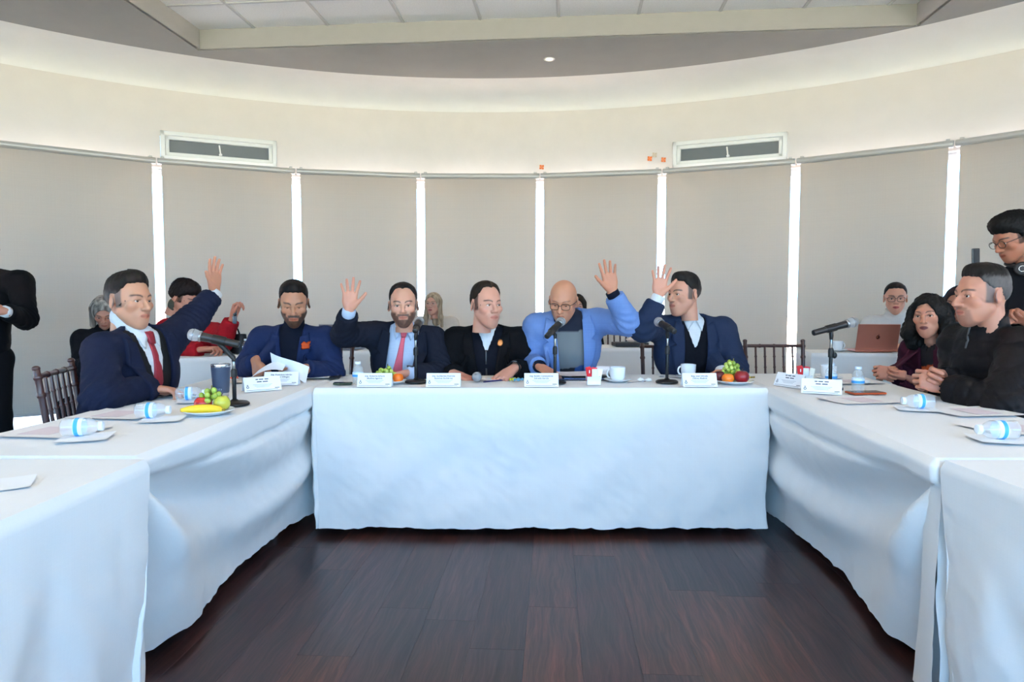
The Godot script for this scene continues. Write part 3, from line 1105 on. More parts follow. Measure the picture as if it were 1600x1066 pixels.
func face_color(p: Vector3, d: Dictionary) -> Color:
	var skin: Color = d.skin
	var c := skin
	var ax := absf(p.x)
	# a little more blood in cheeks, nose and ears
	var red := 0.5 * exp(-(pow((ax - 0.045) / 0.02, 2) + pow((p.y + 0.03) / 0.02, 2))) + 0.5 * exp(-(pow(p.x / 0.014, 2) + pow((p.y + 0.034) / 0.014, 2))) * sm(0.08, 0.1, p.z) + 0.5 * sm(0.078, 0.086, ax)
	c = c.lerp(Color(skin.r * 1.02, skin.g * 0.74, skin.b * 0.70), clampf(red, 0, 1) * 0.3)
	c = c * (1.0 + 0.05 * noise.get_noise_3d(p.x * 900, p.y * 900, p.z * 900))
	var hairc: Color = d.get("hair", lin(25, 20, 18))
	var lipd: float = pow(p.x / 0.024, 2) + pow((p.y + 0.0668) / 0.0105, 2)
	var lip := (1.0 - sm(0.75, 1.15, lipd)) * sm(0.068, 0.076, p.z)
	var bd: float = d.get("beard", 0.0)
	if bd > 0.0:
		var jaw := sm(-0.030, -0.046, p.y + 0.012 * sm(0.03, 0.065, ax) * 0.0) * sm(0.030, 0.046, ax) * sm(-0.012, 0.012, p.z) 
		var chin := sm(-0.074, -0.082, p.y) * sm(0.0, 0.02, p.z) * sm(-0.135, -0.115, p.y)
		var mous := sm(0.036, 0.028, ax) * sm(-0.044, -0.049, p.y) * sm(-0.066, -0.058, p.y) * sm(0.06, 0.07, p.z)
		var side := sm(0.020, 0.028, ax) * sm(-0.052, -0.060, p.y) * sm(0.01, 0.03, p.z)
		var burn := sm(0.062, 0.067, ax) * sm(0.01, 0.0, p.y) * sm(-0.004, 0.006, p.z) * sm(0.045, 0.03, p.z)
		var m := maxf(maxf(maxf(jaw, chin), maxf(mous, side)), burn)
		if d.get("goatee", false): m = maxf(maxf(mous, chin * sm(0.04, 0.03, ax)), side * sm(0.042, 0.034, ax))
		m *= sm(-0.13, -0.118, p.y)
		c = c.lerp(d.get("beard_col", hairc), clampf(m, 0, 1) * bd * (1.0 - lip) * (0.9 + 0.1 * noise.get_noise_3d(p.x * 2500, p.y * 2500, p.z * 2500)))
	if not d.get("female", false) and d.has("burn"):
		c = c.lerp(d.burn, sm(0.060, 0.066, ax) * sm(-0.034, -0.026, p.y) * sm(-0.006, 0.002, p.z) * sm(0.034, 0.024, p.z) * sm(0.06, 0.05, p.y) * 0.85)
	c = c.lerp(d.get("lips", Color(skin.r * 0.78, skin.g * 0.48, skin.b * 0.46)), lip * 0.9)
	# mouth line
	c = c.lerp(Color(skin.r * 0.25, skin.g * 0.14, skin.b * 0.14), exp(-pow((p.y + 0.0672) / 0.0018, 2)) * sm(0.023, 0.019, ax) * sm(0.07, 0.078, p.z) * 0.8)
	# brows
	var by := 0.0205 + 0.0055 * (1.0 - pow((ax - 0.036) / 0.022, 2)) - 0.002 * sm(0.02, 0.012, ax)
	var brow := exp(-pow((p.y - by) / d.get("brow_w", 0.0042), 4)) * sm(0.010, 0.014, ax) * sm(0.057, 0.050, ax) * sm(0.04, 0.055, p.z)
	c = c.lerp(d.get("brow_col", hairc), clampf(brow, 0, 1) * d.get("brow", 0.85))
	# lash line
	var ey := 0.0082 - 0.0075 * pow((ax - 0.031) / 0.0155, 2)
	var lash := exp(-pow((p.y - ey) / 0.0022, 2)) * sm(0.016, 0.019, ax) * sm(0.048, 0.045, ax) * sm(0.06, 0.07, p.z)
	c = c.lerp(lin(30, 18, 14), lash * d.get("lash", 0.6))
	c.a = 1.0
	return c

func warp_head(p: Vector3, d: Dictionary) -> Vector3:
	var q := p
	var fat: float = d.get("fat", 0.0)
	var low := sm(0.01, -0.05, p.y)
	q.x *= 1.0 + fat * 0.11 * low
	if p.y < -0.085 and p.z < 0.08:
		q.y -= fat * 0.012 * sm(-0.085, -0.12, p.y) * sm(-0.02, 0.04, p.z)
	var lid: float = exp(-pow((absf(p.x) - 0.031) / 0.013, 4)) * sm(0.0015, 0.005, p.y) * sm(0.017, 0.010, p.y) * sm(0.066, 0.074, p.z)
	q.y -= lid * 0.0085 * d.get("shut", 0.28)
	if d.get("female", false):
		q.x *= lerpf(1.0, 0.93, low)
		if p.y < -0.1: q.x *= lerpf(1.0, 0.80, sm(-0.1, -0.13, p.y))
		q.z -= 0.006 * sm(0.02, 0.012, absf(p.x)) * sm(0.095, 0.11, p.z)
	var nz: float = d.get("nose", 0.0)
	q.z += nz * sm(0.016, 0.006, absf(p.x)) * sm(0.092, 0.106, p.z) * 0.01
	return q

func hair_shell(hl: Array, tt: float, ts: float, quiff: float, d: Dictionary, rough := 0.0015) -> MB:
	var mb := MB.new()
	mb.colored = true
	var O := V(0, 0.030, -0.012)
	var R := V(0.0775, 0.088, 0.098)
	var hc: Color = d.hair
	var gc: Color = d.get("grey", hc)
	var NU := 96
	var NV := 56
	for j in NV + 1:
		for i in NU + 1:
			var az := -180.0 + 360.0 * i / NU
			var el := -75.0 + 165.0 * j / NV
			var aa := absf(az)
			var h: float = hl[hl.size() - 1][1]
			for k in hl.size() - 1:
				if aa >= hl[k][0] and aa <= hl[k + 1][0]:
					h = lerpf(hl[k][1], hl[k + 1][1], smoothstep(0.0, 1.0, (aa - hl[k][0]) / (hl[k + 1][0] - hl[k][0])))
			h += 2.5 * noise.get_noise_2d(az * 9.0, 40.0)
			var m := sm(h - 3.0, h + 5.0, el)
			var e := deg_to_rad(el)
			var a := deg_to_rad(az)
			var dr := V(sin(a) * cos(e), sin(e), cos(a) * cos(e))
			var r := 1.0 / (dr / R).length()
			var th := lerpf(ts, tt, sm(5.0, 55.0, el))
			th += quiff * exp(-pow(az / 45.0, 2)) * sm(h, h + 14.0, el) * (1.0 - sm(50.0, 88.0, el))
			th += m * rough * (noise.get_noise_3d(az * 14.0, el * 1.5, 3.0) + 1.3 * noise.get_noise_3d(az * 45.0, el * 5.0, 9.0))
			if d.has("part"): th += 0.004 * sin(deg_to_rad(az + d.part)) * sm(20, 60, el)
			th *= 0.40 + 0.60 * sm(h, h + 26.0, el)
			r += lerpf(-0.014, th, m)
			mb.col = hc.lerp(gc, clampf(sm(d.get("grey_hi", 40.0), d.get("grey_lo", 5.0), el + 8.0 * noise.get_noise_2d(az * 12.0, el * 3.0)), 0, 1)) * (1.0 + 0.25 * noise.get_noise_3d(az * 40.0, el * 2.0, 5.0))
			mb.col.a = 1.0
			mb.vert(O + dr * r)
	for j in NV:
		for i in NU:
			var a := j * (NU + 1) + i
			mb.quad(a, a + 1, a + NU + 2, a + NU + 1)
	return mb

func hair_long(locks: Array, d: Dictionary, thick := 0.013, face := V(0.060, 0.088, 0.075), fc := V(0, -0.018, 0.085)) -> MB:
	var I := Basis.IDENTITY
	var f := Field.new(V(-0.17, -0.36, -0.17), V(0.17, 0.15, 0.14), 0.0055)
	f.ell(V(0, 0.030, -0.014), I, V(0.0775 + thick, 0.088 + thick, 0.099 + thick), 0.0)
	for l in locks: f.cap(l[0], l[1], l[2], l[3], 0.03)
	f.ell(fc, I, face, 0.012, true)
	f.ell(V(0, -0.11, 0.03), I, V(0.05, 0.07, 0.06), 0.01, true)
	var r := f.nets()
	var mb := MB.new()
	mb.colored = true
	add_nets(mb, r, Transform3D.IDENTITY)
	var n := norm_of(mb)
	var hc: Color = d.hair
	var gc: Color = d.get("grey", hc)
	var curl: float = d.get("curl", 0.0)
	for i in mb.v.size():
		var p := mb.v[i]
		var w := noise.get_noise_3d(p.x * 1800, p.y * 160, p.z * 1800) * 0.003 + curl * noise.get_noise_3d(p.x * 1400, p.y * 1100, p.z * 1400)
		mb.v[i] = p + n[i] * w
		var t := clampf(0.5 + 0.9 * noise.get_noise_3d(p.x * 1400, p.y * 90, p.z * 1400), 0, 1)
		mb.c[i] = hc.lerp(gc, t)
	return mb

func glasses(parent: Node3D, tf: Transform3D, m: Material, big := 1.0, square := 0.5) -> void:
	var g := Node3D.new()
	var mb := MB.new()
	for s in [-1.0, 1.0]:
		var path := []
		for i in 25:
			var a := TAU * i / 24.0
			var c := cos(a)
			var q := sin(a)
			var x: float = signf(c) * pow(absf(c), square + 0.2)
			var y: float = signf(q) * pow(absf(q), square + 0.2)
			path.append(V(s * 0.0325 + x * 0.0245 * big, -0.003 + y * 0.0185 * big, 0.099 - 0.10 * absf(s * 0.0325 + x * 0.0245) * absf(s * 0.0325 + x * 0.0245) * 4.0))
		mb.tube(path, [0.0019], 6, false)
		mb.tube([V(s * 0.057 * big, 0.004, 0.094 - 0.004), V(s * 0.078, 0.006, 0.05), V(s * 0.083, 0.004, -0.012), V(s * 0.083, -0.008, -0.024)], [0.0018], 6)
	mb.tube([V(-0.009, 0.001, 0.1), V(0, 0.004, 0.103), V(0.009, 0.001, 0.1)], [0.0018], 6)
	for i in mb.v.size(): mb.v[i] = tf * mb.v[i]
	part("glasses", mb.done(), m, parent)
	g.free()

func eyes(parent: Node3D, tf: Transform3D, gaze: Vector3, iris: Color) -> void:
	for s in [-1.0, 1.0]:
		var mb := MB.new()
		mb.colored = true
		var bs := look_basis(gaze)
		var seg := 18
		var rings := [0.0, 0.22, 0.24, 0.52, 0.56, 0.8, 1.2, 1.6, 2.2, PI]
		for j in rings.size():
			for i in seg + 1:
				var a := TAU * i / seg
				mb.col = lin(12, 9, 8) if j < 2 else (iris if j < 4 else lin(205, 196, 190))
				var t: float = rings[j]
				mb.vert(tf * (V(s * 0.0310, 0.0010, 0.0708) + bs * (V(cos(a) * sin(t), sin(a) * sin(t), cos(t)) * 0.0125)))
		for j in rings.size() - 1:
			for i in seg:
				var a := j * (seg + 1) + i
				mb.quad(a, a + seg + 1, a + seg + 2, a + 1)
		part("eye", mb.done(), vmat("eye", 0.15), parent)

class Torso:
	var L: Vector3
	var U: Vector3
	var F: Vector3
	var mid: Vector3
	var s: float
	func abc(p: Vector3) -> Vector3:
		var q := p - mid
		return Vector3(q.dot(L), q.dot(U), q.dot(F)) / s
	func at(a: float, b: float, c: float) -> Vector3:
		return mid + (L * a + U * b + F * c) * s

func project(f: Field, d: PackedFloat32Array, t: Torso, a: float, b: float) -> float:
	var keep := f.d
	f.d = d
	var c := 0.26
	for i in 40:
		var e := f.at(t.at(a, b, c))
		if e < 0.0012: break
		c -= clampf(e / t.s, 0.001, 0.03)
		if c < -0.06: break
	f.d = keep
	return c

func patch(f: Field, d: PackedFloat32Array, t: Torso, nt: int, nq: int, fn: Callable, off: float, lift := 0.0) -> ArrayMesh:   # fn(t, q) -> Vector2(a, b); a thin cloth piece lying on the field
	var mb := MB.new()
	var rows := nt + 3
	var cols := nq + 3
	for i in rows:
		for j in cols:
			var tt := clampf((i - 1.0) / nt, 0, 1)
			var qq := clampf((j - 1.0) / nq, 0, 1)
			var ab: Vector2 = fn.call(tt, qq)
			var c := project(f, d, t, ab.x, ab.y)
			var edge := i == 0 or j == 0 or i == rows - 1 or j == cols - 1
			mb.vert(t.at(ab.x, ab.y, c + (-0.004 if edge else off + lift * qq)), Vector2(qq, tt))
	for i in rows - 1:
		for j in cols - 1:
			var a := i * cols + j
			mb.quad(a, a + 1, a + cols + 1, a + cols)
	# orientation: the outside looks along F
	var n := mb.normals()
	var sum := 0.0
	for q in n: sum += q.dot(t.F)
	if sum < 0.0:
		for k in range(0, mb.ix.size(), 3):
			var x := mb.ix[k + 1]
			mb.ix[k + 1] = mb.ix[k + 2]
			mb.ix[k + 2] = x
	return mb.done()

func cloth(key: String, col: Color, rough := 0.9, amp := 0.10) -> StandardMaterial3D:
	var w: Texture2D = mats.get("_weave")
	if w == null:
		w = weave(256, 0.3, 0.3, 0.16, 77)
		mats["_weave"] = w
	if mats.has(key): return mats[key]
	var m := mat(key, col, rough, 0.0, {"rim_enabled": true, "rim": 0.06, "rim_tint": 0.8, "metallic_specular": 0.25})
	if amp > 0.0:
		m.albedo_texture = w
		m.albedo_color = Color(minf(col.r * 1.06, 1), minf(col.g * 1.06, 1), minf(col.b * 1.06, 1))
		m.uv1_triplanar = true
		m.uv1_scale = Vector3.ONE * 9.0
	return m

func fill_torso(f: Field, t: Torso, hip: Vector3, d: Dictionary, g: float, sl: Vector3, sr: Vector3) -> void:
	var s := t.s
	var bs := Basis(t.L, t.U, t.F)
	var w: float = d.get("wide", 1.0)
	var dp: float = d.get("deep", 1.0)
	f.ell(t.mid - t.U * 0.15 * s + t.F * 0.008 * s, bs, V(0.168 * w * s + g, 0.20 * s + g, 0.112 * dp * s + g), 0.0)
	f.ell(hip + t.U * 0.14 * s + t.F * 0.025 * s * dp, bs, V(0.158 * w * s + g, 0.20 * s + g, 0.125 * dp * s + g), 0.06)
	f.cap(sl - t.U * 0.012 * s, sr - t.U * 0.012 * s, 0.056 * s + g, 0.056 * s + g, 0.05)
	var nb := t.mid + t.U * 0.045 * s
	f.cap(nb, sl.lerp(t.mid, 0.25) - t.U * 0.005 * s, 0.048 * s + g, 0.050 * s + g, 0.035)
	f.cap(nb, sr.lerp(t.mid, 0.25) - t.U * 0.005 * s, 0.048 * s + g, 0.050 * s + g, 0.035)
	if d.get("bust", 0.0) > 0.0:
		for q in [-1.0, 1.0]: f.ell(t.at(q * 0.08, -0.20, 0.085), bs, Vector3.ONE * (0.062 * s * d.bust + g), 0.05)

func fill_arm(f: Field, sh: Vector3, el: Vector3, wr: Vector3, s: float, g: float) -> void:
	f.cap(sh, el, 0.055 * s + g, 0.046 * s + g, 0.03)
	f.cap(el, wr, 0.045 * s + g, 0.031 * s + g, 0.025)

# p: joints in metres, world axes. layers: clothes from the inside out.
func person(p: Dictionary) -> Node3D:
	var base: Vector3 = p.base
	var s: float = p.s
	var root := thing("person", p.label, "person", base, 0.0, p.get("group", ""))
	var hip: Vector3 = p.hip - base
	var sl: Vector3 = p.sl - base
	var sr: Vector3 = p.sr - base
	var arms := [[sl, p.el - base, p.wl - base], [sr, p.er - base, p.wr - base]]
	var hd: Vector3 = p.head - base
	var t := Torso.new()
	t.s = s
	t.mid = (sl + sr) / 2.0
	t.L = (sl - sr).normalized()
	t.U = (t.mid - hip).normalized()
	t.F = t.L.cross(t.U).normalized()
	t.U = t.F.cross(t.L).normalized()
	var hb := look_basis(p.face, p.get("roll", 0.0))
	var htf := Transform3D(hb.scaled_local(Vector3.ONE * s), hd)
	var face: Dictionary = p.look
	face.skin = Color(face.skin.r * 0.80, face.skin.g * 0.74, face.skin.b * 0.70)
	var skin_m := vmat("skin", 0.52, {"subsurf_scatter_enabled": true, "subsurf_scatter_strength": 0.12})
	# ---- bounds
	var lo := hip
	var hi := hip
	for q in [sl, sr, hip, hd, arms[0][1], arms[0][2], arms[1][1], arms[1][2]]:
		lo = lo.min(q)
		hi = hi.max(q)
	lo -= Vector3.ONE * 0.21 * s
	hi += Vector3.ONE * 0.17 * s
	lo.y = maxf(lo.y, hip.y - 0.12 * s)
	# ---- body: one mesh of trunk, neck, head and hands
	var body := MB.new()
	body.colored = true
	body.col = face.skin
	if p.has("hair") and not face.get("female", false): face["burn"] = face.get("grey", face.hair)
	var f := Field.new(lo, hi, 0.017)
	fill_torso(f, t, hip, p, -0.022, sl, sr)
	for a in arms: fill_arm(f, a[0], a[1], a[2], s, -0.012)
	f.cap(t.mid + t.U * 0.0, hd + hb * V(0, -0.09, -0.042) * s, 0.050 * s, 0.047 * s * (0.86 if face.get("female", false) else 1.0), 0.03)
	add_nets(body, f.nets(), Transform3D.IDENTITY)
	var hv := body.v.size()
	add_nets(body, [head_v, head_i], Transform3D.IDENTITY)
	for i in range(hv, body.v.size()):
		var q := body.v[i]
		body.c[i] = face_color(q, face)
		body.v[i] = htf * warp_head(q, face)
	for k in 2:
		var h: Array = p.hands[k]     # [pose, finger direction, palm normal]
		if h.is_empty(): continue
		var y: Vector3 = h[1].normalized()
		var z: Vector3 = (h[2] - y * h[2].dot(y)).normalized()
		var hs: float = s * h[3] if h.size() > 3 else s
		body.col = (face.skin as Color).lerp(Color(face.skin.r, face.skin.g * 0.82, face.skin.b * 0.80), 0.5)
		var st := add_nets(body, hands[h[0]], Transform3D(Basis(y.cross(z), y, z).scaled_local(Vector3.ONE * hs), arms[k][2] + y * 0.012), k == 0)
		for i in range(st, body.v.size()):
			var w := noise.get_noise_3dv(body.v[i] * 700.0)
			body.c[i] = body.c[i] * (1.0 + 0.06 * w)
	part("body", body.raw(norm_of(body)), skin_m, root)
	eyes(root, htf, p.get("gaze", V(0, 0, 1)), face.get("iris", lin(52, 32, 20)))
	# ---- clothes
	var last: Field
	for ly in p.layers:
		var cell: float = ly.get("cell", 0.0105)
		var g: float = ly.g
		f = Field.new(lo, hi, cell)
		fill_torso(f, t, hip, p, g, sl, sr)
		if ly.get("arms", true):
			for a in arms: fill_arm(f, a[0], a[1], a[2], s, g + ly.get("ease", 0.004))
		var col: float = ly.get("collar", 0.0)
		if col > 0.0: f.cap(t.mid + t.U * 0.02 * s, hd + hb * V(0, -0.075, -0.040) * s, (0.056 + ly.get("collar_w", 0.004)) * s, (0.053 + ly.get("collar_w", 0.004)) * s, 0.02)
		var whole := f.d.duplicate()
		var vb: float = ly.get("vb", -9.0)
		var vt := 0.075
		var vw: float = ly.get("vw", 0.07)
		var wo: float = ly.get("open", -0.05)
		var sh_: float = ly.get("shift", 0.0)
		var hem: float = ly.get("hem", -0.52)
		var neck_r: float = ly.get("neck_r", 0.066)
		var width := func(b: float) -> float:
			if b < vb: return wo
			return lerpf(maxf(wo, 0.0), vw, pow(clampf((b - vb) / (vt - vb), 0, 1.4), 0.85))
		var cuts := []
		if ly.get("arms", true):
			for a in arms:
				var dr: Vector3 = (a[2] - a[1]).normalized()
				cuts.append([a[2] - dr * ly.get("cuff", 0.02) * s, dr])
		f.carve(func(q: Vector3) -> float:
			var e := -1.0
			var r := t.abc(q)
			if col > 0.0:
				if absf(r.x) < 0.125 and absf(r.z) < 0.26: e = maxf(e, (r.y - (0.055 + col + r.z * ly.get("tilt", -0.35))) * 0.9)
			else:
				if r.y > -0.02 and r.y < 0.25 and absf(r.x) < 0.12 and absf(r.z) < 0.12:
					e = maxf(e, neck_r - sqrt(r.x * r.x + r.z * r.z * 0.9))
			if vb > -5.0 and r.z > 0.0 and absf(r.x) < 0.2:
				e = maxf(e, minf((width.call(r.y) - absf(r.x - sh_ * clampf(-r.y * 2.0, 0, 1))) * 0.9, r.z * 2.0))
			e = maxf(e, hem - r.y)
			for c in cuts:
				var w: Vector3 = q - c[0]
				var dd := w.dot(c[1])
				if dd > -0.03 and dd < 0.09 and (w - c[1] * dd).length() < 0.062: e = maxf(e, dd)
			return e)
		var mb := MB.new()
		mb.colored = true
		add_nets(mb, f.nets(), Transform3D.IDENTITY)
		var n := norm_of(mb)
		var wr_amp: float = ly.get("wrinkle", 0.0045)
		var cf = ly.get("paint")
		var quilt: float = ly.get("quilt", 0.0)
		for i in mb.v.size():
			var q := mb.v[i]
			var r := t.abc(q)
			var w := wr_amp * (noise.get_noise_3d(q.x * 420, q.y * 300 + q.x * 200, q.z * 420) + 0.5 * noise.get_noise_3d(q.x * 1000, q.y * 900, q.z * 1000))
			for a in arms:
				var near := exp(-pow(q.distance_to(a[1]) / (0.11 * s), 2))
				var ax: Vector3 = ((a[2] - a[1]).normalized() + (a[1] - a[0]).normalized()).normalized()
				w += wr_amp * 1.3 * near * sin((q - a[1]).dot(ax) * 190.0 + 5.0 * noise.get_noise_3dv(q * 160.0))
				var sn := exp(-pow(q.distance_to(a[0] - t.U * 0.05) / (0.09 * s), 2))
				w += wr_amp * 0.8 * sn * sin((q - a[0]).dot(t.L + t.U) * 130.0 + 4.0 * noise.get_noise_3dv(q * 120.0))
			if quilt > 0.0:
				var u := r.y
				var da := INF
				for a in arms:
					for e in 2:
						var A: Vector3 = a[e]
						var B: Vector3 = a[e + 1]
						var tt := clampf((q - A).dot(B - A) / (B - A).length_squared(), 0, 1)
						var ds := q.distance_to(A.lerp(B, tt))
						if ds < 0.075 * s and absf(r.x) > 0.16 and ds < da:
							da = ds
							u = ((0.0 if e == 0 else a[0].distance_to(a[1])) + tt * A.distance_to(B)) / s
				w += quilt * (pow(absf(sin(u * PI / 0.058)), 0.4) - 0.7)
			mb.v[i] = q + n[i] * w
			if cf != null: mb.c[i] = cf.call(r)
		part(ly.name, mb.raw(norm_of(mb)), ly.mat, root, ly.get("label", ""))
		# lapels
		if ly.get("lapel", 0.0) > 0.0:
			var lw: float = ly.lapel
			for q in [-1.0, 1.0]:
				part("lapel", patch(f, whole, t, 22, 5, func(tt: float, qq: float) -> Vector2:
					var b := lerpf(vt - 0.03, vb + 0.0, tt)
					var w: float = maxf(width.call(b), 0.0)
					var wid := lw * (sin(clampf(tt * 1.15 + 0.22, 0, 1) * PI * 0.86) * 0.9 + 0.12) * (1.0 - sm(0.75, 1.0, tt))
					if tt > 0.24 and tt < 0.30: wid *= 1.0 - 0.35 * sm(0.0, 1.0, qq)
					return Vector2(q * (w - 0.004 + wid * qq) + sh_ * clampf(-b * 2.0, 0, 1), b + 0.02 * qq * (1.0 - tt)), 0.005, 0.013), ly.mat, root)
		if ly.has("tie"):
			part("tie", patch(f, whole, t, 18, 4, func(tt: float, qq: float) -> Vector2:
				var b := lerpf(0.050, ly.get("tie_to", -0.36), tt)
				var w := lerpf(0.011, 0.036, sm(0.0, 0.75, tt))
				return Vector2((qq - 0.5) * 2.0 * w + ly.get("tie_x", 0.0) * tt, b), 0.007), ly.tie, root)
			part("tie_knot", patch(f, whole, t, 5, 4, func(tt: float, qq: float) -> Vector2:
				return Vector2((qq - 0.5) * 2.0 * lerpf(0.022, 0.013, tt), lerpf(0.078, 0.030, tt)), 0.016), ly.tie, root)
		if ly.get("points", false):      # collar points of a shirt
			for q in [-1.0, 1.0]:
				part("collar_point", patch(f, whole, t, 5, 5, func(tt: float, qq: float) -> Vector2:
					var top := Vector2(lerpf(0.008, 0.062, qq), lerpf(0.072, 0.100, qq))
					var bot := Vector2(lerpf(0.042, 0.066, qq), lerpf(0.012, 0.066, qq))
					var z := top.lerp(bot, tt)
					return Vector2(q * z.x, z.y), 0.010), ly.mat, root)
		if ly.has("zip"):
			part("zip", patch(f, whole, t, 12, 2, func(tt: float, qq: float) -> Vector2: return Vector2((qq - 0.5) * 0.010, lerpf(ly.zip[0], ly.zip[1], tt)), 0.004), mat("zip_metal", rgb(70, 70, 72), 0.4, 0.6), root)
		for e in ly.get("extras", []):   # [name, material, centre a, b, half width, half height, shape]
			part(e[0], patch(f, whole, t, 6, 6, func(tt: float, qq: float) -> Vector2:
				var x := (qq - 0.5) * 2.0
				var y := (0.5 - tt) * 2.0
				if e[6] == "round":
					var k := maxf(absf(x), absf(y))
					var l := maxf(sqrt(x * x + y * y), 1e-4)
					x *= k / l
					y *= k / l
				elif e[6] == "puff":
					x *= 0.75 + 0.25 * absf(sin(tt * 7.0))
					y += 0.22 * sin(qq * 8.0) * sm(0.5, 0.0, tt)
				return Vector2(e[2] + x * e[4], e[3] + y * e[5]), e[7] if e.size() > 7 else 0.006), e[1], root)
		last = f
	# ---- cuffs
	if p.has("cuff"):
		for k in 2:
			if p.hands[k].is_empty(): continue
			var a: Array = arms[k]
			var dr: Vector3 = (a[2] - a[1]).normalized()
			var mb := MB.new()
			mb.tube([a[2] - dr * 0.05 * s, a[2] - dr * 0.018 * s, a[2] + dr * p.get("cuff_len", 0.004) * s, a[2] + dr * (p.get("cuff_len", 0.004) + 0.003) * s, a[2] + dr * p.get("cuff_len", 0.004) * s, a[2] - dr * 0.03 * s], [0.036 * s, 0.037 * s, 0.0375 * s, 0.0365 * s, 0.035 * s, 0.034 * s], 18, false)
			part("shirt_cuff", mb.done(), p.cuff, root)
	# ---- legs under the table: trousers and shoes
	if p.get("legs", true):
		var kl: Vector3 = p.get("kneel", hip + t.L * 0.10 * s + V(t.F.x, 0, t.F.z).normalized() * 0.42 * s - V(0, 0.02, 0))
		var kr: Vector3 = p.get("kneer", hip - t.L * 0.10 * s + V(t.F.x, 0, t.F.z).normalized() * 0.42 * s - V(0, 0.02, 0))
		var gl: Vector3 = p.get("footl", V(kl.x, 0.07, kl.z))
		var gr: Vector3 = p.get("footr", V(kr.x, 0.07, kr.z))
		var l2 := hip.min(kl).min(kr).min(gl).min(gr) - Vector3.ONE * 0.2
		var h2 := hip.max(kl).max(kr).max(gl).max(gr) + Vector3.ONE * 0.2
		f = Field.new(l2, h2, 0.016)
		f.ell(hip, Basis(t.L, t.U, t.F), V(0.165, 0.12, 0.13) * s, 0.0)
		for e in [[t.L * 0.09 * s, kl, gl], [-t.L * 0.09 * s, kr, gr]]:
			f.cap(hip + e[0], e[1], 0.085 * s, 0.062 * s, 0.04)
			f.cap(e[1], e[2], 0.062 * s, 0.048 * s, 0.03)
		var mb := MB.new()
		add_nets(mb, f.nets(), Transform3D.IDENTITY)
		part("trousers", mb.raw(norm_of(mb)), p.get("trousers", cloth("trousers_dark", rgb(24, 25, 30))), root)
		var fw := V(t.F.x, 0, t.F.z).normalized()
		for g in [gl, gr]:
			mb = MB.new()
			mb.T = Transform3D(Basis(Vector3.UP.cross(fw), Vector3.UP, fw), V(g.x, 0, g.z))
			mb.ball(V(0, 0.042, 0.06) * s, V(0.045, 0.042, 0.135) * s, 14, 8)
			mb.box(V(0, 0.010, 0.05) * s, V(0.078, 0.02, 0.24) * s, 0.008)
			part("shoe", mb.done(), mat("shoe_black", rgb(20, 18, 18), 0.35), root)
	# ---- hair
	if p.has("hair"):
		var mb: MB = p.hair
		for i in mb.v.size(): mb.v[i] = htf * mb.v[i]
		part("hair", mb.raw(norm_of(mb)), vmat("hair", 0.62, {"metallic_specular": 0.3}), root)
	root.set_meta("htf", htf)
	return root
func head_tf(r: Node3D) -> Transform3D:
	var x: Transform3D = r.get_meta("htf")
	r.remove_meta("htf")
	return x

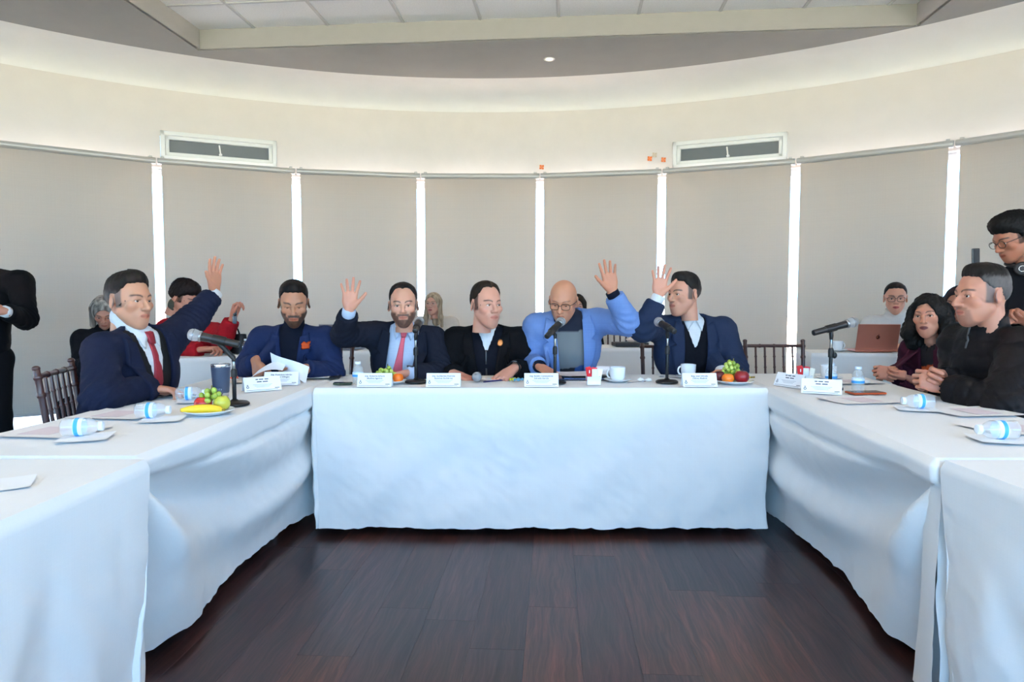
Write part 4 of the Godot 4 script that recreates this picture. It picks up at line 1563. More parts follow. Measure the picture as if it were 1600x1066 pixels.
# joints of every person, metres
const J := {
	"p1": {"s": 1.00, "base": Vector3(-1.825, 0.000, -3.100), "head": Vector3(-1.720, 1.186, -3.080), "sr": Vector3(-1.762, 0.971, -2.930), "sl": Vector3(-1.656, 0.996, -3.280), "er": Vector3(-1.662, 0.793, -2.740), "wr": Vector3(-1.606, 0.804, -2.980), "el": Vector3(-1.625, 1.098, -3.490), "wl": Vector3(-1.565, 1.224, -3.600), "hip": Vector3(-1.825, 0.541, -3.100)},
	"p2": {"s": 1.00, "base": Vector3(-1.356, 0.000, -4.220), "head": Vector3(-1.254, 1.173, -3.930), "sr": Vector3(-1.482, 0.960, -4.050), "sl": Vector3(-1.102, 0.960, -4.050), "er": Vector3(-1.554, 0.785, -3.970), "wr": Vector3(-1.422, 0.846, -3.780), "el": Vector3(-1.045, 0.761, -3.950), "wl": Vector3(-1.153, 0.809, -3.760), "hip": Vector3(-1.356, 0.451, -4.220)},
	"p3": {"s": 1.00, "base": Vector3(-0.678, 0.000, -4.220), "head": Vector3(-0.625, 1.162, -3.930), "sr": Vector3(-0.809, 0.987, -4.050), "sl": Vector3(-0.471, 0.958, -4.080), "er": Vector3(-0.967, 0.993, -3.920), "wr": Vector3(-0.900, 1.124, -3.770), "el": Vector3(-0.408, 0.762, -3.940), "wl": Vector3(-0.569, 0.786, -3.780), "hip": Vector3(-0.678, 0.451, -4.220)},
	"p4": {"s": 1.03, "base": Vector3(-0.160, 0.000, -4.220), "head": Vector3(-0.147, 1.165, -3.930), "sr": Vector3(-0.337, 0.954, -4.080), "sl": Vector3(0.053, 0.956, -4.050), "er": Vector3(-0.378, 0.742, -4.020), "wr": Vector3(-0.313, 0.779, -3.780), "el": Vector3(0.105, 0.759, -4.000), "wl": Vector3(0.011, 0.811, -3.780), "hip": Vector3(-0.160, 0.451, -4.220)},
	"p5": {"s": 0.98, "base": Vector3(0.333, 0.000, -4.200), "head": Vector3(0.292, 1.187, -3.900), "sr": Vector3(0.143, 1.037, -4.020), "sl": Vector3(0.512, 1.067, -4.020), "er": Vector3(0.110, 0.815, -4.050), "wr": Vector3(0.154, 0.820, -3.800), "el": Vector3(0.652, 1.062, -3.820), "wl": Vector3(0.552, 1.229, -3.760), "hip": Vector3(0.333, 0.455, -4.200)},
	"p6": {"s": 0.97, "base": Vector3(1.124, 0.000, -4.220), "head": Vector3(0.997, 1.225, -3.980), "sr": Vector3(0.858, 1.028, -4.050), "sl": Vector3(1.263, 1.016, -4.080), "er": Vector3(0.731, 1.026, -3.820), "wr": Vector3(0.810, 1.201, -3.800), "el": Vector3(1.321, 0.788, -4.010), "wl": Vector3(1.179, 0.789, -3.820), "hip": Vector3(1.124, 0.451, -4.220)},
	"p7": {"s": 0.95, "base": Vector3(2.511, 0.000, -3.850), "head": Vector3(2.269, 1.103, -3.720), "sr": Vector3(2.289, 0.903, -3.880), "sl": Vector3(2.398, 0.922, -3.620), "er": Vector3(2.329, 0.745, -3.990), "wr": Vector3(2.142, 0.786, -3.780), "el": Vector3(2.317, 0.705, -3.770), "wl": Vector3(2.111, 0.784, -3.700), "hip": Vector3(2.511, 0.497, -3.850)},
	"p8": {"s": 1.05, "base": Vector3(2.336, 0.000, -3.120), "head": Vector3(2.043, 1.208, -2.980), "sr": Vector3(2.116, 0.990, -3.220), "sl": Vector3(2.144, 0.984, -2.860), "er": Vector3(2.104, 0.781, -3.190), "wr": Vector3(1.917, 0.828, -3.020), "el": Vector3(1.974, 0.771, -2.710), "wl": Vector3(1.889, 0.808, -2.930), "hip": Vector3(2.336, 0.477, -3.120)},
	"p9": {"s": 0.95, "base": Vector3(-3.189, 0.000, -5.300), "head": Vector3(-3.042, 1.104, -5.100), "sr": Vector3(-3.248, 0.900, -5.150), "sl": Vector3(-2.948, 0.897, -5.200), "er": Vector3(-3.168, 0.695, -5.010), "wr": Vector3(-2.993, 0.803, -4.900), "el": Vector3(-2.873, 0.688, -5.090), "wl": Vector3(-2.855, 0.803, -4.900), "hip": Vector3(-3.189, 0.441, -5.300)},
	"p10": {"s": 1.04, "base": Vector3(-2.690, 0.000, -5.620), "head": Vector3(-2.538, 1.210, -5.300), "sr": Vector3(-2.704, 0.969, -5.360), "sl": Vector3(-2.399, 0.933, -5.500), "er": Vector3(-2.560, 0.797, -5.240), "wr": Vector3(-2.346, 0.822, -5.160), "el": Vector3(-2.245, 0.868, -5.290), "wl": Vector3(-2.145, 1.057, -5.250), "hip": Vector3(-2.690, 0.477, -5.620)},
	"p11": {"s": 0.92, "base": Vector3(-0.799, 0.000, -7.020), "head": Vector3(-0.783, 1.161, -6.800), "sr": Vector3(-0.964, 0.965, -6.950), "sl": Vector3(-0.612, 0.965, -6.950), "er": Vector3(-0.981, 0.742, -6.870), "wr": Vector3(-0.855, 0.816, -6.700), "el": Vector3(-0.582, 0.741, -6.890), "wl": Vector3(-0.667, 0.816, -6.700), "hip": Vector3(-0.799, 0.534, -7.020)},
	"p13": {"s": 0.92, "base": Vector3(0.680, 0.000, -7.020), "head": Vector3(0.654, 1.142, -6.850), "sr": Vector3(0.497, 0.945, -6.980), "sl": Vector3(0.851, 0.945, -6.980), "er": Vector3(0.465, 0.741, -6.880), "wr": Vector3(0.553, 0.816, -6.700), "el": Vector3(0.863, 0.743, -6.860), "wl": Vector3(0.729, 0.816, -6.700), "hip": Vector3(0.680, 0.534, -7.020)},
	"p15": {"s": 1.03, "base": Vector3(3.317, 0.000, -5.820), "head": Vector3(3.149, 1.211, -5.620), "sr": Vector3(3.014, 0.987, -5.720), "sl": Vector3(3.413, 0.989, -5.680), "er": Vector3(2.983, 0.793, -5.650), "wr": Vector3(2.993, 0.814, -5.420), "el": Vector3(3.340, 0.806, -5.470), "wl": Vector3(3.102, 0.837, -5.380), "hip": Vector3(3.317, 0.479, -5.820)},
	"p16": {"s": 0.95, "base": Vector3(3.315, 0.000, -4.950), "head": Vector3(3.098, 1.171, -4.750), "sr": Vector3(3.071, 0.962, -4.850), "sl": Vector3(3.320, 0.966, -4.750), "er": Vector3(3.040, 0.784, -4.790), "wr": Vector3(2.942, 0.757, -4.600), "el": Vector3(3.279, 0.774, -4.650), "wl": Vector3(3.081, 0.761, -4.550), "hip": Vector3(3.315, 0.490, -4.950)},
	"p17": {"s": 1.05, "base": Vector3(3.032, 0.000, -4.000), "head": Vector3(2.879, 1.547, -3.950), "sr": Vector3(2.814, 1.292, -4.000), "sl": Vector3(3.079, 1.278, -3.900), "er": Vector3(2.670, 1.079, -3.850), "wr": Vector3(2.546, 1.238, -3.680), "el": Vector3(3.009, 1.012, -3.730), "wl": Vector3(2.736, 1.084, -3.650), "hip": Vector3(3.032, 0.736, -4.000)},
	"p18": {"s": 1.00, "base": Vector3(-3.639, 0.000, -4.720), "head": Vector3(-3.611, 1.560, -4.700), "sr": Vector3(-3.858, 1.321, -4.720), "sl": Vector3(-3.336, 1.319, -4.650), "er": Vector3(-3.732, 1.062, -4.500), "wr": Vector3(-3.420, 1.106, -4.400), "el": Vector3(-3.276, 1.068, -4.600), "wl": Vector3(-3.234, 1.119, -4.360), "hip": Vector3(-3.639, 0.790, -4.720)},
}

# ---------------------------------------------------------------- who sits and stands where
const HL := [[0, 32], [40, 30], [58, 14], [70, 2], [80, -4], [88, -2], [102, -2], [112, -25], [135, -38], [180, -42]]
const HL_RECEDE := [[0, 44], [22, 50], [40, 46], [56, 22], [70, 4], [80, -4], [88, -2], [102, -2], [112, -25], [135, -38], [180, -42]]
const HL_LOW := [[0, 14], [40, 10], [62, -2], [75, -20], [100, -22], [112, -30], [135, -42], [180, -48]]
func jp(k: String, more: Dictionary) -> Node3D:
	return person(J[k].merged(more))

func build_people() -> void:
	make_head()
	make_hand("open", [4, 6, 6], 0.16, 0.0)
	make_hand("spread", [3, 5, 5], 0.26, -0.15)
	make_hand("rest", [22, 34, 22], 0.10, 0.25)
	make_hand("curl", [50, 62, 30], 0.04, 0.75)
	var white := cloth("shirt_white", rgb(232, 236, 242), 0.85, 0.04)
	var g1 := "men at the table"
	var r: Node3D
	# --- 1: navy suit, red tie, left hand raised
	var look := {"skin": lin(206, 158, 132), "hair": lin(28, 23, 22), "grey": lin(92, 88, 86), "grey_hi": 18.0, "grey_lo": -8.0, "fat": 0.35, "nose": 0.5, "part": 60.0}
	var navy1 := cloth("suit_midnight", rgb(24, 33, 58))
	jp("p1", {"label": "seated man in navy suit with red tie raising his left hand", "face": V(0.95, -0.02, 0.36), "look": look, "hair": hair_shell(HL, 0.020, 0.009, 0.010, look), "wide": 1.08, "deep": 1.15,
		"hands": [["open", V(0.06, 1, 0.05), V(0.93, 0.05, 0.36)], ["rest", V(0.95, -0.12, -0.25), V(0.05, -1, 0.1)]], "cuff": white, "cuff_len": 0.012,
		"layers": [{"name": "shirt", "g": 0.001, "arms": false, "collar": 0.055, "mat": white, "points": true, "tie": mat("tie_red", rgb(178, 34, 58), 0.6, 0.0, {"albedo_texture": noise_tex(0.14, 12, Color(0.55, 0.5, 0.52), Color(1, 1, 1), 256, 2), "uv1_triplanar": true, "uv1_scale": Vector3.ONE * 8}), "wrinkle": 0.001},
			{"name": "waistcoat", "g": 0.008, "arms": false, "vb": -0.20, "vw": 0.062, "mat": cloth("vest_charcoal", rgb(34, 34, 36)), "wrinkle": 0.003},
			{"name": "jacket", "g": 0.020, "vb": -0.40, "vw": 0.095, "open": 0.055, "shift": 0.03, "lapel": 0.075, "mat": navy1}]})
	# --- 2: navy blazer, beard, orange pocket square, reading
	look = {"skin": lin(190, 140, 112), "hair": lin(16, 13, 13), "beard": 0.96, "beard_col": lin(24, 18, 17), "fat": 0.5, "brow_w": 0.005, "shut": 0.85}
	jp("p2", {"label": "bearded man in blue blazer with orange pocket square reading papers", "face": V(0.26, -0.30, 0.95), "gaze": V(0, -0.45, 1), "look": look, "hair": hair_shell(HL, 0.017, 0.004, 0.006, look), "wide": 1.06, "deep": 1.1,
		"hands": [["curl", V(-0.7, -0.05, 0.45), V(-0.1, 0.35, 0.9)], ["rest", V(0.35, -0.75, 0.5), V(0.6, -0.6, -0.5)]],
		"layers": [{"name": "turtleneck", "g": 0.003, "arms": false, "collar": 0.075, "tilt": -0.1, "mat": cloth("knit_ink", rgb(20, 26, 42))},
			{"name": "blazer", "g": 0.019, "vb": -0.36, "vw": 0.07, "open": 0.0, "lapel": 0.075, "mat": cloth("blazer_blue", rgb(30, 46, 86)), "extras": [["pocket_square", cloth("silk_orange", rgb(214, 84, 36), 0.6), 0.098, 0.004, 0.024, 0.017, "puff", 0.024]]}]})
	# --- 3: dark suit, pink tie, right hand raised
	look = {"skin": lin(216, 168, 146), "hair": lin(22, 18, 17), "beard": 0.92, "beard_col": lin(34, 26, 23), "fat": 0.35}
	r = jp("p3", {"label": "bearded man in dark suit with pink tie raising his right hand", "face": V(0.13, -0.04, 1), "roll": 0.02, "look": look, "hair": hair_shell(HL_RECEDE, 0.015, 0.005, 0.004, look), "wide": 1.05, "deep": 1.1,
		"hands": [["curl", V(-0.9, -0.12, 0.35), V(0.1, -0.9, 0.3)], ["spread", V(0.10, 1, 0.08), V(0.12, 0.02, 1)]], "cuff": cloth("shirt_pale_blue", rgb(196, 214, 240), 0.85, 0.04), "cuff_len": 0.016,
		"layers": [{"name": "shirt", "g": 0.003, "arms": false, "collar": 0.055, "mat": cloth("shirt_pale_blue", rgb(196, 214, 240), 0.85, 0.04), "points": true, "tie": cloth("tie_pink", rgb(228, 110, 128), 0.6), "tie_x": -0.045, "tie_to": -0.42, "wrinkle": 0.003},
			{"name": "jacket", "g": 0.020, "vb": -0.42, "vw": 0.085, "open": 0.075, "shift": -0.045, "lapel": 0.07, "mat": cloth("suit_ink", rgb(25, 31, 46))}]})
	wristwatch(r, "p3", 0, "dark leather wristwatch on the wrist", rgb(70, 36, 26))
	# --- 4: black blazer, zip sweater, looking right
	look = {"skin": lin(220, 168, 148), "hair": lin(34, 24, 20), "fat": 0.75, "beard": 0.16, "nose": 0.2}
	r = jp("p4", {"label": "man in black blazer and zip sweater looking to his left", "face": V(0.52, -0.03, 0.85), "gaze": V(0.35, 0, 1), "look": look, "hair": hair_shell(HL_RECEDE, 0.016, 0.006, 0.004, look), "wide": 1.12, "deep": 1.2,
		"hands": [["rest", V(-0.55, -0.35, 0.6), V(-0.1, -1, -0.25)], ["rest", V(0.8, -0.25, 0.4), V(0.1, -1, 0.0)]],
		"layers": [{"name": "shirt", "g": 0.000, "arms": false, "collar": 0.055, "mat": white, "points": false},
			{"name": "zip_sweater", "g": 0.006, "arms": false, "vb": -0.03, "vw": 0.045, "collar": 0.045, "collar_w": 0.010, "mat": cloth("knit_navy", rgb(20, 23, 34)), "zip": [-0.02, -0.16]},
			{"name": "blazer", "g": 0.019, "vb": -0.36, "vw": 0.09, "open": 0.0, "lapel": 0.075, "mat": cloth("blazer_black", rgb(15, 16, 20)), "extras": [["lapel_pin", mat("pin_copper", rgb(206, 132, 72), 0.35, 0.5), 0.080, 0.020, 0.015, 0.015, "round", 0.018]]}]})
	wristwatch(r, "p4", 0, "black smartwatch on the wrist", rgb(16, 16, 18))
	# --- 5: bald, glasses, light blue blazer, left hand raised
	look = {"skin": lin(202, 150, 122), "hair": lin(70, 56, 48), "brow": 0.45, "shut": 0.8, "fat": 0.3, "beard": 0.12, "nose": 0.4}
	var ink := lin(16, 24, 46)
	var gry := lin(104, 112, 116)
	var blk := lin(14, 16, 22)
	var blu := lin(38, 74, 132)
	r = jp("p5", {"label": "bald man with glasses in light blue blazer raising his left hand", "face": V(-0.26, -0.34, 0.92), "gaze": V(0, -0.4, 1), "roll": -0.05, "look": look, "wide": 1.05, "deep": 1.1,
		"hands": [["open", V(-0.22, 1, 0.12), V(0.0, 0.05, 1)], ["rest", V(0.6, -0.3, 0.6), V(0.1, -1, 0.0)]], "cuff": cloth("knit_ink", rgb(20, 26, 42)), "cuff_len": 0.010,
		"layers": [{"name": "sweater", "g": 0.006, "arms": false, "collar": 0.05, "mat": vmat("knit_blocks", 0.9), "wrinkle": 0.003, "paint": func(q): return ink if q.y > -0.015 else (gry if q.y > -0.235 + q.x * 0.12 else (blk if q.x < 0.02 else blu))},
			{"name": "blazer", "g": 0.020, "vb": -0.40, "vw": 0.085, "open": 0.07, "lapel": 0.08, "mat": cloth("blazer_sky", rgb(112, 146, 206)), "extras": [["button", mat("button_blue", rgb(70, 96, 150), 0.5), 0.10, -0.40, 0.009, 0.009, "round"]]}]})
	glasses(r, head_tf(r), mat("frame_dark", rgb(34, 28, 26), 0.3), 1.0, 0.45)
	# --- 6: blue blazer, V-neck, right hand raised, profile
	look = {"skin": lin(216, 166, 144), "hair": lin(26, 23, 23), "grey": lin(66, 62, 60), "grey_hi": 8.0, "grey_lo": -16.0, "fat": 0.6, "beard": 0.10, "nose": 0.1}
	jp("p6", {"label": "man in blue blazer over dark V-neck sweater raising his right hand", "face": V(-0.86, -0.02, 0.50), "look": look, "hair": hair_shell(HL, 0.020, 0.008, 0.012, look), "wide": 1.12, "deep": 1.2,
		"hands": [["rest", V(-0.75, -0.25, 0.5), V(0.0, -1, 0.0)], ["spread", V(0.10, 1, 0.1), V(-0.1, 0.02, 1)]], "cuff": white, "cuff_len": 0.018,
		"layers": [{"name": "shirt", "g": 0.000, "arms": false, "collar": 0.055, "mat": white, "points": true},
			{"name": "sweater", "g": 0.007, "arms": false, "vb": -0.085, "vw": 0.058, "mat": cloth("knit_black", rgb(17, 20, 30))},
			{"name": "blazer", "g": 0.020, "vb": -0.40, "vw": 0.075, "open": 0.075, "shift": 0.02, "lapel": 0.075, "mat": cloth("blazer_slate", rgb(36, 50, 78)), "extras": [["button", mat("button_dark", rgb(30, 36, 52), 0.4), -0.085, -0.33, 0.009, 0.009, "round"]]}]})
	# --- 7: burgundy coat, clasped hands
	look = {"skin": lin(206, 150, 126), "hair": lin(20, 14, 16), "female": true, "lips": lin(96, 24, 40), "curl": 0.010, "lash": 0.9, "fat": 0.2, "brow_w": 0.0032}
	var locks := []
	for sg in [-1.0, 1.0]:
		locks.append([V(sg * 0.078, 0.03, -0.005), V(sg * 0.098, -0.09, 0.01), 0.034, 0.042])
		locks.append([V(sg * 0.098, -0.09, 0.01), V(sg * 0.092, -0.165, 0.0), 0.042, 0.028])
		locks.append([V(sg * 0.06, 0.02, -0.06), V(sg * 0.075, -0.16, -0.06), 0.05, 0.045])
	locks.append([V(0, 0.0, -0.08), V(0, -0.17, -0.085), 0.06, 0.05])
	var bur := cloth("coat_burgundy", rgb(62, 24, 44))
	var orn := lin(190, 82, 36)
	var crm := lin(205, 190, 165)
	r = jp("p7", {"label": "woman with wavy dark hair in burgundy coat with clasped hands", "face": V(-0.74, 0.02, 0.67), "roll": 0.06, "look": look, "hair": hair_long(locks, look, 0.014), "bust": 0.9, "wide": 0.98,
		"hands": [["curl", V(-0.85, 0.10, -0.35), V(-0.3, -0.2, -0.9)], ["curl", V(-0.75, 0.05, 0.45), V(-0.3, -0.2, 0.9)]],
		"layers": [{"name": "sweater", "g": 0.004, "arms": false, "mat": vmat("knit_stripes", 0.9), "neck_r": 0.058, "paint": func(q): return blk if q.y > -0.02 else (blk if fmod(absf(q.y) + q.x * 0.15, 0.09) < 0.042 else orn)},
			{"name": "coat", "g": 0.020, "vb": -0.22, "vw": 0.048, "open": 0.045, "shift": -0.03, "lapel": 0.09, "mat": bur, "cuff": -0.02}]})
	earrings(r, head_tf(r))
	# --- 8: black puffer, profile, clasped hands
	look = {"skin": lin(204, 150, 128), "hair": lin(20, 17, 17), "grey": lin(84, 82, 82), "grey_hi": 36.0, "grey_lo": 26.0, "beard": 0.45, "goatee": true, "fat": 0.35, "nose": 0.5}
	jp("p8", {"label": "man with cropped grey sides in black quilted jacket, hands clasped", "face": V(-1.0, -0.03, 0.02), "look": look, "hair": hair_shell(HL, 0.019, 0.004, 0.010, look), "wide": 1.1, "deep": 1.2,
		"hands": [["curl", V(-0.78, 0.30, -0.35), V(-0.25, -0.1, -0.95)], ["curl", V(-0.8, 0.25, 0.35), V(-0.3, -0.1, 0.95)]],
		"layers": [{"name": "quilted_jacket", "g": 0.022, "collar": 0.065, "collar_w": 0.010, "tilt": -0.25, "quilt": 0.011, "cell": 0.009, "mat": cloth("nylon_black", rgb(17, 17, 20), 0.6, 0.0), "zip": [0.11, 0.03], "cuff": 0.0, "ease": 0.010, "extras": [["chest_emblem", mat("thread_grey", rgb(120, 122, 126), 0.6), 0.085, -0.04, 0.022, 0.006, "puff", 0.006]]}]})
	# --- back row
	var dark := cloth("coat_black", rgb(20, 21, 26))
	look = {"skin": lin(196, 140, 118), "hair": lin(60, 54, 50), "grey": lin(168, 160, 150), "female": true}
	locks = []
	for sg in [-1.0, 1.0]:
		locks.append([V(sg * 0.075, 0.03, -0.01), V(sg * 0.088, -0.12, 0.005), 0.030, 0.022])
	locks.append([V(0, 0.0, -0.08), V(0, -0.13, -0.085), 0.055, 0.04])
	jp("p9", {"label": "grey-haired woman in dark coat bent behind the navy suit", "face": V(0.35, -0.55, 0.75), "gaze": V(0, -0.4, 1), "look": look, "hair": hair_long(locks, look, 0.013), "hands": [["curl", V(-0.6, -0.2, 0.7), V(-0.3, -1, 0)], ["curl", V(0.6, -0.2, 0.7), V(0.3, -1, 0)]],
		"layers": [{"name": "coat", "g": 0.018, "collar": 0.05, "mat": dark, "cell": 0.013}]})
	look = {"skin": lin(206, 146, 122), "hair": lin(26, 20, 17), "nose": 0.2, "shut": 0.7}
	jp("p10", {"label": "boy with thick dark hair in red jacket holding a camera", "face": V(0.92, -0.42, 0.15), "gaze": V(0, -0.3, 1), "look": look, "hair": hair_shell(HL_LOW, 0.030, 0.016, 0.010, look, 0.005), "hands": [["curl", V(0.35, 0.9, 0.1), V(0.8, 0, 0.3)], ["curl", V(0.9, 0.1, 0.1), V(0.2, -1, 0)]],
		"layers": [{"name": "jacket", "g": 0.022, "neck_r": 0.060, "mat": cloth("jacket_red", rgb(168, 28, 40)), "cell": 0.012, "wrinkle": 0.007},
			{"name": "scarf", "g": 0.004, "arms": false, "collar": 0.04, "collar_w": 0.006, "tilt": -0.1, "hem": -0.03, "mat": cloth("scarf_olive", rgb(88, 84, 72)), "cell": 0.012}]})
	look = {"skin": lin(206, 156, 136), "hair": lin(118, 100, 80), "grey": lin(176, 158, 132), "female": true, "lips": lin(140, 50, 56)}
	locks = []
	for sg in [-1.0, 1.0]:
		locks.append([V(sg * 0.072, 0.03, -0.01), V(sg * 0.085, -0.14, 0.0), 0.026, 0.024])
		locks.append([V(sg * 0.085, -0.14, 0.0), V(sg * 0.095, -0.24, -0.02), 0.024, 0.018])
	locks.append([V(0, 0.0, -0.08), V(0, -0.2, -0.09), 0.055, 0.045])
	r = jp("p11", {"label": "woman with long fair hair and glasses in cream sweater", "face": V(-0.25, 0.02, 0.95), "look": look, "hair": hair_long(locks, look, 0.010), "bust": 0.9, "hands": [["curl", V(-0.5, -0.1, 0.8), V(0, -1, 0)], ["curl", V(0.5, -0.1, 0.8), V(0, -1, 0)]],
		"layers": [{"name": "sweater", "g": 0.014, "collar": 0.025, "mat": cloth("knit_cream", rgb(216, 204, 188)), "cell": 0.013}]})
	glasses(r, head_tf(r), mat("frame_pale", rgb(150, 130, 110), 0.3), 1.05, 0.7)
	look = {"skin": lin(206, 156, 136), "hair": lin(30, 22, 20), "female": true}
	jp("p13", {"label": "dark-haired woman mostly hidden behind the bald man", "face": V(-0.1, -0.1, 0.95), "look": look, "hair": hair_long(locks, look, 0.012), "bust": 0.9, "hands": [["curl", V(-0.5, -0.1, 0.8), V(0, -1, 0)], ["curl", V(0.5, -0.1, 0.8), V(0, -1, 0)]],
		"layers": [{"name": "sweater", "g": 0.014, "collar": 0.03, "mat": dark, "cell": 0.014}]})
	look = {"skin": lin(214, 164, 142), "hair": lin(30, 24, 23), "female": true, "lips": lin(150, 52, 60), "fat": 0.5}
	var knit := cloth("knit_white", rgb(232, 230, 226))
	r = jp("p15", {"label": "woman with glasses in white turtleneck behind the rose gold laptop", "face": V(-0.42, -0.06, 0.88), "look": look, "hair": hair_shell(HL, 0.010, 0.006, 0.002, look), "bust": 1.0, "wide": 1.05, "hands": [["rest", V(-0.8, -0.1, 0.3), V(0, -1, 0)], ["rest", V(0.6, -0.1, 0.7), V(0, -1, 0)]],
		"layers": [{"name": "turtleneck", "g": 0.020, "collar": 0.075, "collar_w": 0.020, "tilt": -0.1, "mat": knit, "wrinkle": 0.007, "cell": 0.012,
			"extras": [["lanyard", cloth("ribbon_navy", rgb(28, 36, 60)), -0.052, -0.11, 0.009, 0.11, "flat", 0.006], ["lanyard", cloth("ribbon_navy", rgb(28, 36, 60)), 0.052, -0.11, 0.009, 0.11, "flat", 0.006]]}]})
	glasses(r, head_tf(r), mat("frame_black", rgb(22, 18, 18), 0.3), 1.08, 0.45)
	look = {"skin": lin(190, 134, 112), "hair": lin(22, 17, 22), "female": true}
	jp("p16", {"label": "dark-haired woman half hidden between burgundy coat and quilted jacket", "face": V(-0.75, -0.1, 0.65), "look": look, "hair": hair_long(locks, look, 0.012), "bust": 0.9, "hands": [["curl", V(-0.8, -0.1, 0.5), V(0, -1, 0)], ["curl", V(-0.5, -0.1, 0.8), V(0, -1, 0)]],
		"layers": [{"name": "sweater", "g": 0.014, "collar": 0.03, "mat": dark, "cell": 0.014}]})
	# --- standing
	look = {"skin": lin(184, 126, 100), "hair": lin(17, 14, 14), "nose": 0.2, "shut": 0.7}
	var jj: Dictionary = J.p17
	r = jp("p17", {"label": "standing young man with glasses and headphones holding up a phone", "face": V(-0.95, -0.40, 0.05), "gaze": V(0, -0.3, 1), "look": look, "hair": hair_shell(HL_LOW, 0.032, 0.014, 0.014, look, 0.005),
		"hands": [["curl", V(-0.7, 0.3, 0.2), V(-0.3, -0.5, 0.5)], ["curl", V(-0.15, 1, 0.1), V(-0.6, 0, 0.7)]], "kneel": jj.hip - jj.base + V(0.08, -0.40, 0.02), "kneer": jj.hip - jj.base + V(-0.10, -0.40, 0.0), "footl": V(0.09, 0.07, 0.0), "footr": V(-0.11, 0.07, 0.0),
		"layers": [{"name": "hoodie", "g": 0.022, "collar": 0.055, "collar_w": 0.016, "mat": dark, "cell": 0.013, "hem": -0.60}]})
	var tf := head_tf(r)
	glasses(r, tf, mat("frame_black", rgb(22, 18, 18), 0.3), 1.02, 0.7)
	headphones(r, tf)
	look = {"skin": lin(190, 138, 114), "hair": lin(26, 22, 20)}
	jj = J.p18
	jp("p18", {"label": "standing man in black suit cut by the left picture edge", "face": V(0.6, -0.1, 0.7), "look": look, "hair": hair_shell(HL, 0.018, 0.008, 0.004, look), "hands": [["curl", V(-0.75, 0.15, 0.4), V(0.1, -0.2, -1)], ["curl", V(0.8, 0.1, 0.4), V(0.1, -0.2, -1)]], "cuff": white, "cuff_len": 0.012,
		"kneel": jj.hip - jj.base + V(0.11, -0.40, 0.04), "kneer": jj.hip - jj.base + V(-0.11, -0.40, 0.0), "footl": V(0.12, 0.07, 0.0), "footr": V(-0.12, 0.07, 0.0), "trousers": cloth("suit_black", rgb(17, 17, 20)),
		"layers": [{"name": "shirt", "g": 0.001, "arms": false, "collar": 0.055, "mat": white, "cell": 0.013},
			{"name": "jacket", "g": 0.020, "vb": -0.42, "vw": 0.085, "open": 0.04, "lapel": 0.07, "hem": -0.60, "mat": cloth("suit_black", rgb(17, 17, 20)), "cell": 0.012}]})
	for c in get_children():
		if c.has_meta("htf"): c.remove_meta("htf")

func wristwatch(r: Node3D, k: String, side: int, label: String, col: Color) -> void:
	var j: Dictionary = J[k]
	var w: Vector3 = (j.wl if side == 0 else j.wr) - j.base
	var e: Vector3 = (j.el if side == 0 else j.er) - j.base
	var d := (w - e).normalized()
	var s: float = j.s
	var mb := MB.new()
	mb.tube([w - d * 0.010 * s, w - d * 0.008 * s, w + d * 0.010 * s, w + d * 0.012 * s], [0.0335 * s, 0.0365 * s, 0.0365 * s, 0.0335 * s], 18, false)
	var o := part("wristwatch", mb.done(), mat("strap_%s" % k, col, 0.5), r, label)
	mb = MB.new()
	var up := (Vector3.UP - d * d.y).normalized()
	mb.T = Transform3D(Basis(d, up, d.cross(up)), w + up * 0.036 * s)
	mb.lathe([Vector2(0, -0.004), Vector2(0.018, -0.004), Vector2(0.019, 0.003), Vector2(0.016, 0.006), Vector2(0, 0.006)], 20)
	part("watch_case", mb.done(), mat("watch_steel", rgb(90, 92, 96), 0.25, 0.7), o)

func earrings(r: Node3D, tf: Transform3D) -> void:
	for s in [-1.0, 1.0]:
		var mb := MB.new()
		var path := []
		for i in 21: path.append(tf * V(s * 0.086, -0.048 + 0.015 * cos(TAU * i / 20.0), -0.010 + 0.015 * sin(TAU * i / 20.0)))
		mb.tube(path, [0.0022], 6, false)
		part("earring", mb.done(), mat("silver", rgb(214, 210, 200), 0.2, 0.9), r)

func headphones(r: Node3D, tf: Transform3D) -> void:
	var m := mat("headphone_black", rgb(28, 29, 31), 0.5)
	var c := tf * V(0, -0.185, -0.01)
	var mb := MB.new()
	var path := []
	for i in 17:
		var a := -0.35 * PI + 1.7 * PI * i / 16.0
		path.append(c + V(0.10 * cos(a), 0.012 * sin(a * 2.0) + 0.02, 0.085 * sin(a)))
	mb.tube(path, [0.012], 8)
	part("headphones", mb.done(), m, r)
	for e in [[V(-0.085, -0.005, 0.085), -0.6], [V(0.07, -0.005, 0.10), 0.5]]:
		mb = MB.new()
		mb.T = Transform3D(Basis(Vector3.UP, e[1]) * Basis(V(1, 0, 0), PI / 2), c + e[0])
		mb.lathe([Vector2(0, -0.02), Vector2(0.036, -0.02), Vector2(0.040, -0.008), Vector2(0.040, 0.012), Vector2(0.030, 0.018), Vector2(0, 0.018)], 24)
		part("ear_cup", mb.done(), m, r)
		mb = MB.new()
		mb.T = Transform3D(Basis(Vector3.UP, e[1]) * Basis(V(1, 0, 0), PI / 2), c + e[0])
		mb.lathe([Vector2(0.014, 0.0185), Vector2(0.016, 0.0205), Vector2(0.018, 0.0185)], 24)
		part("ring", mb.done(), mat("silver", rgb(214, 210, 200), 0.2, 0.9), r)

# ---------------------------------------------------------------- things on the tables
const TOP := 0.755
func lay(o: Node3D, x: float, z: float, y := TOP, turn := 0.0) -> Node3D:
	o.position = V(x, y, z)
	o.rotation.y = turn
	return o

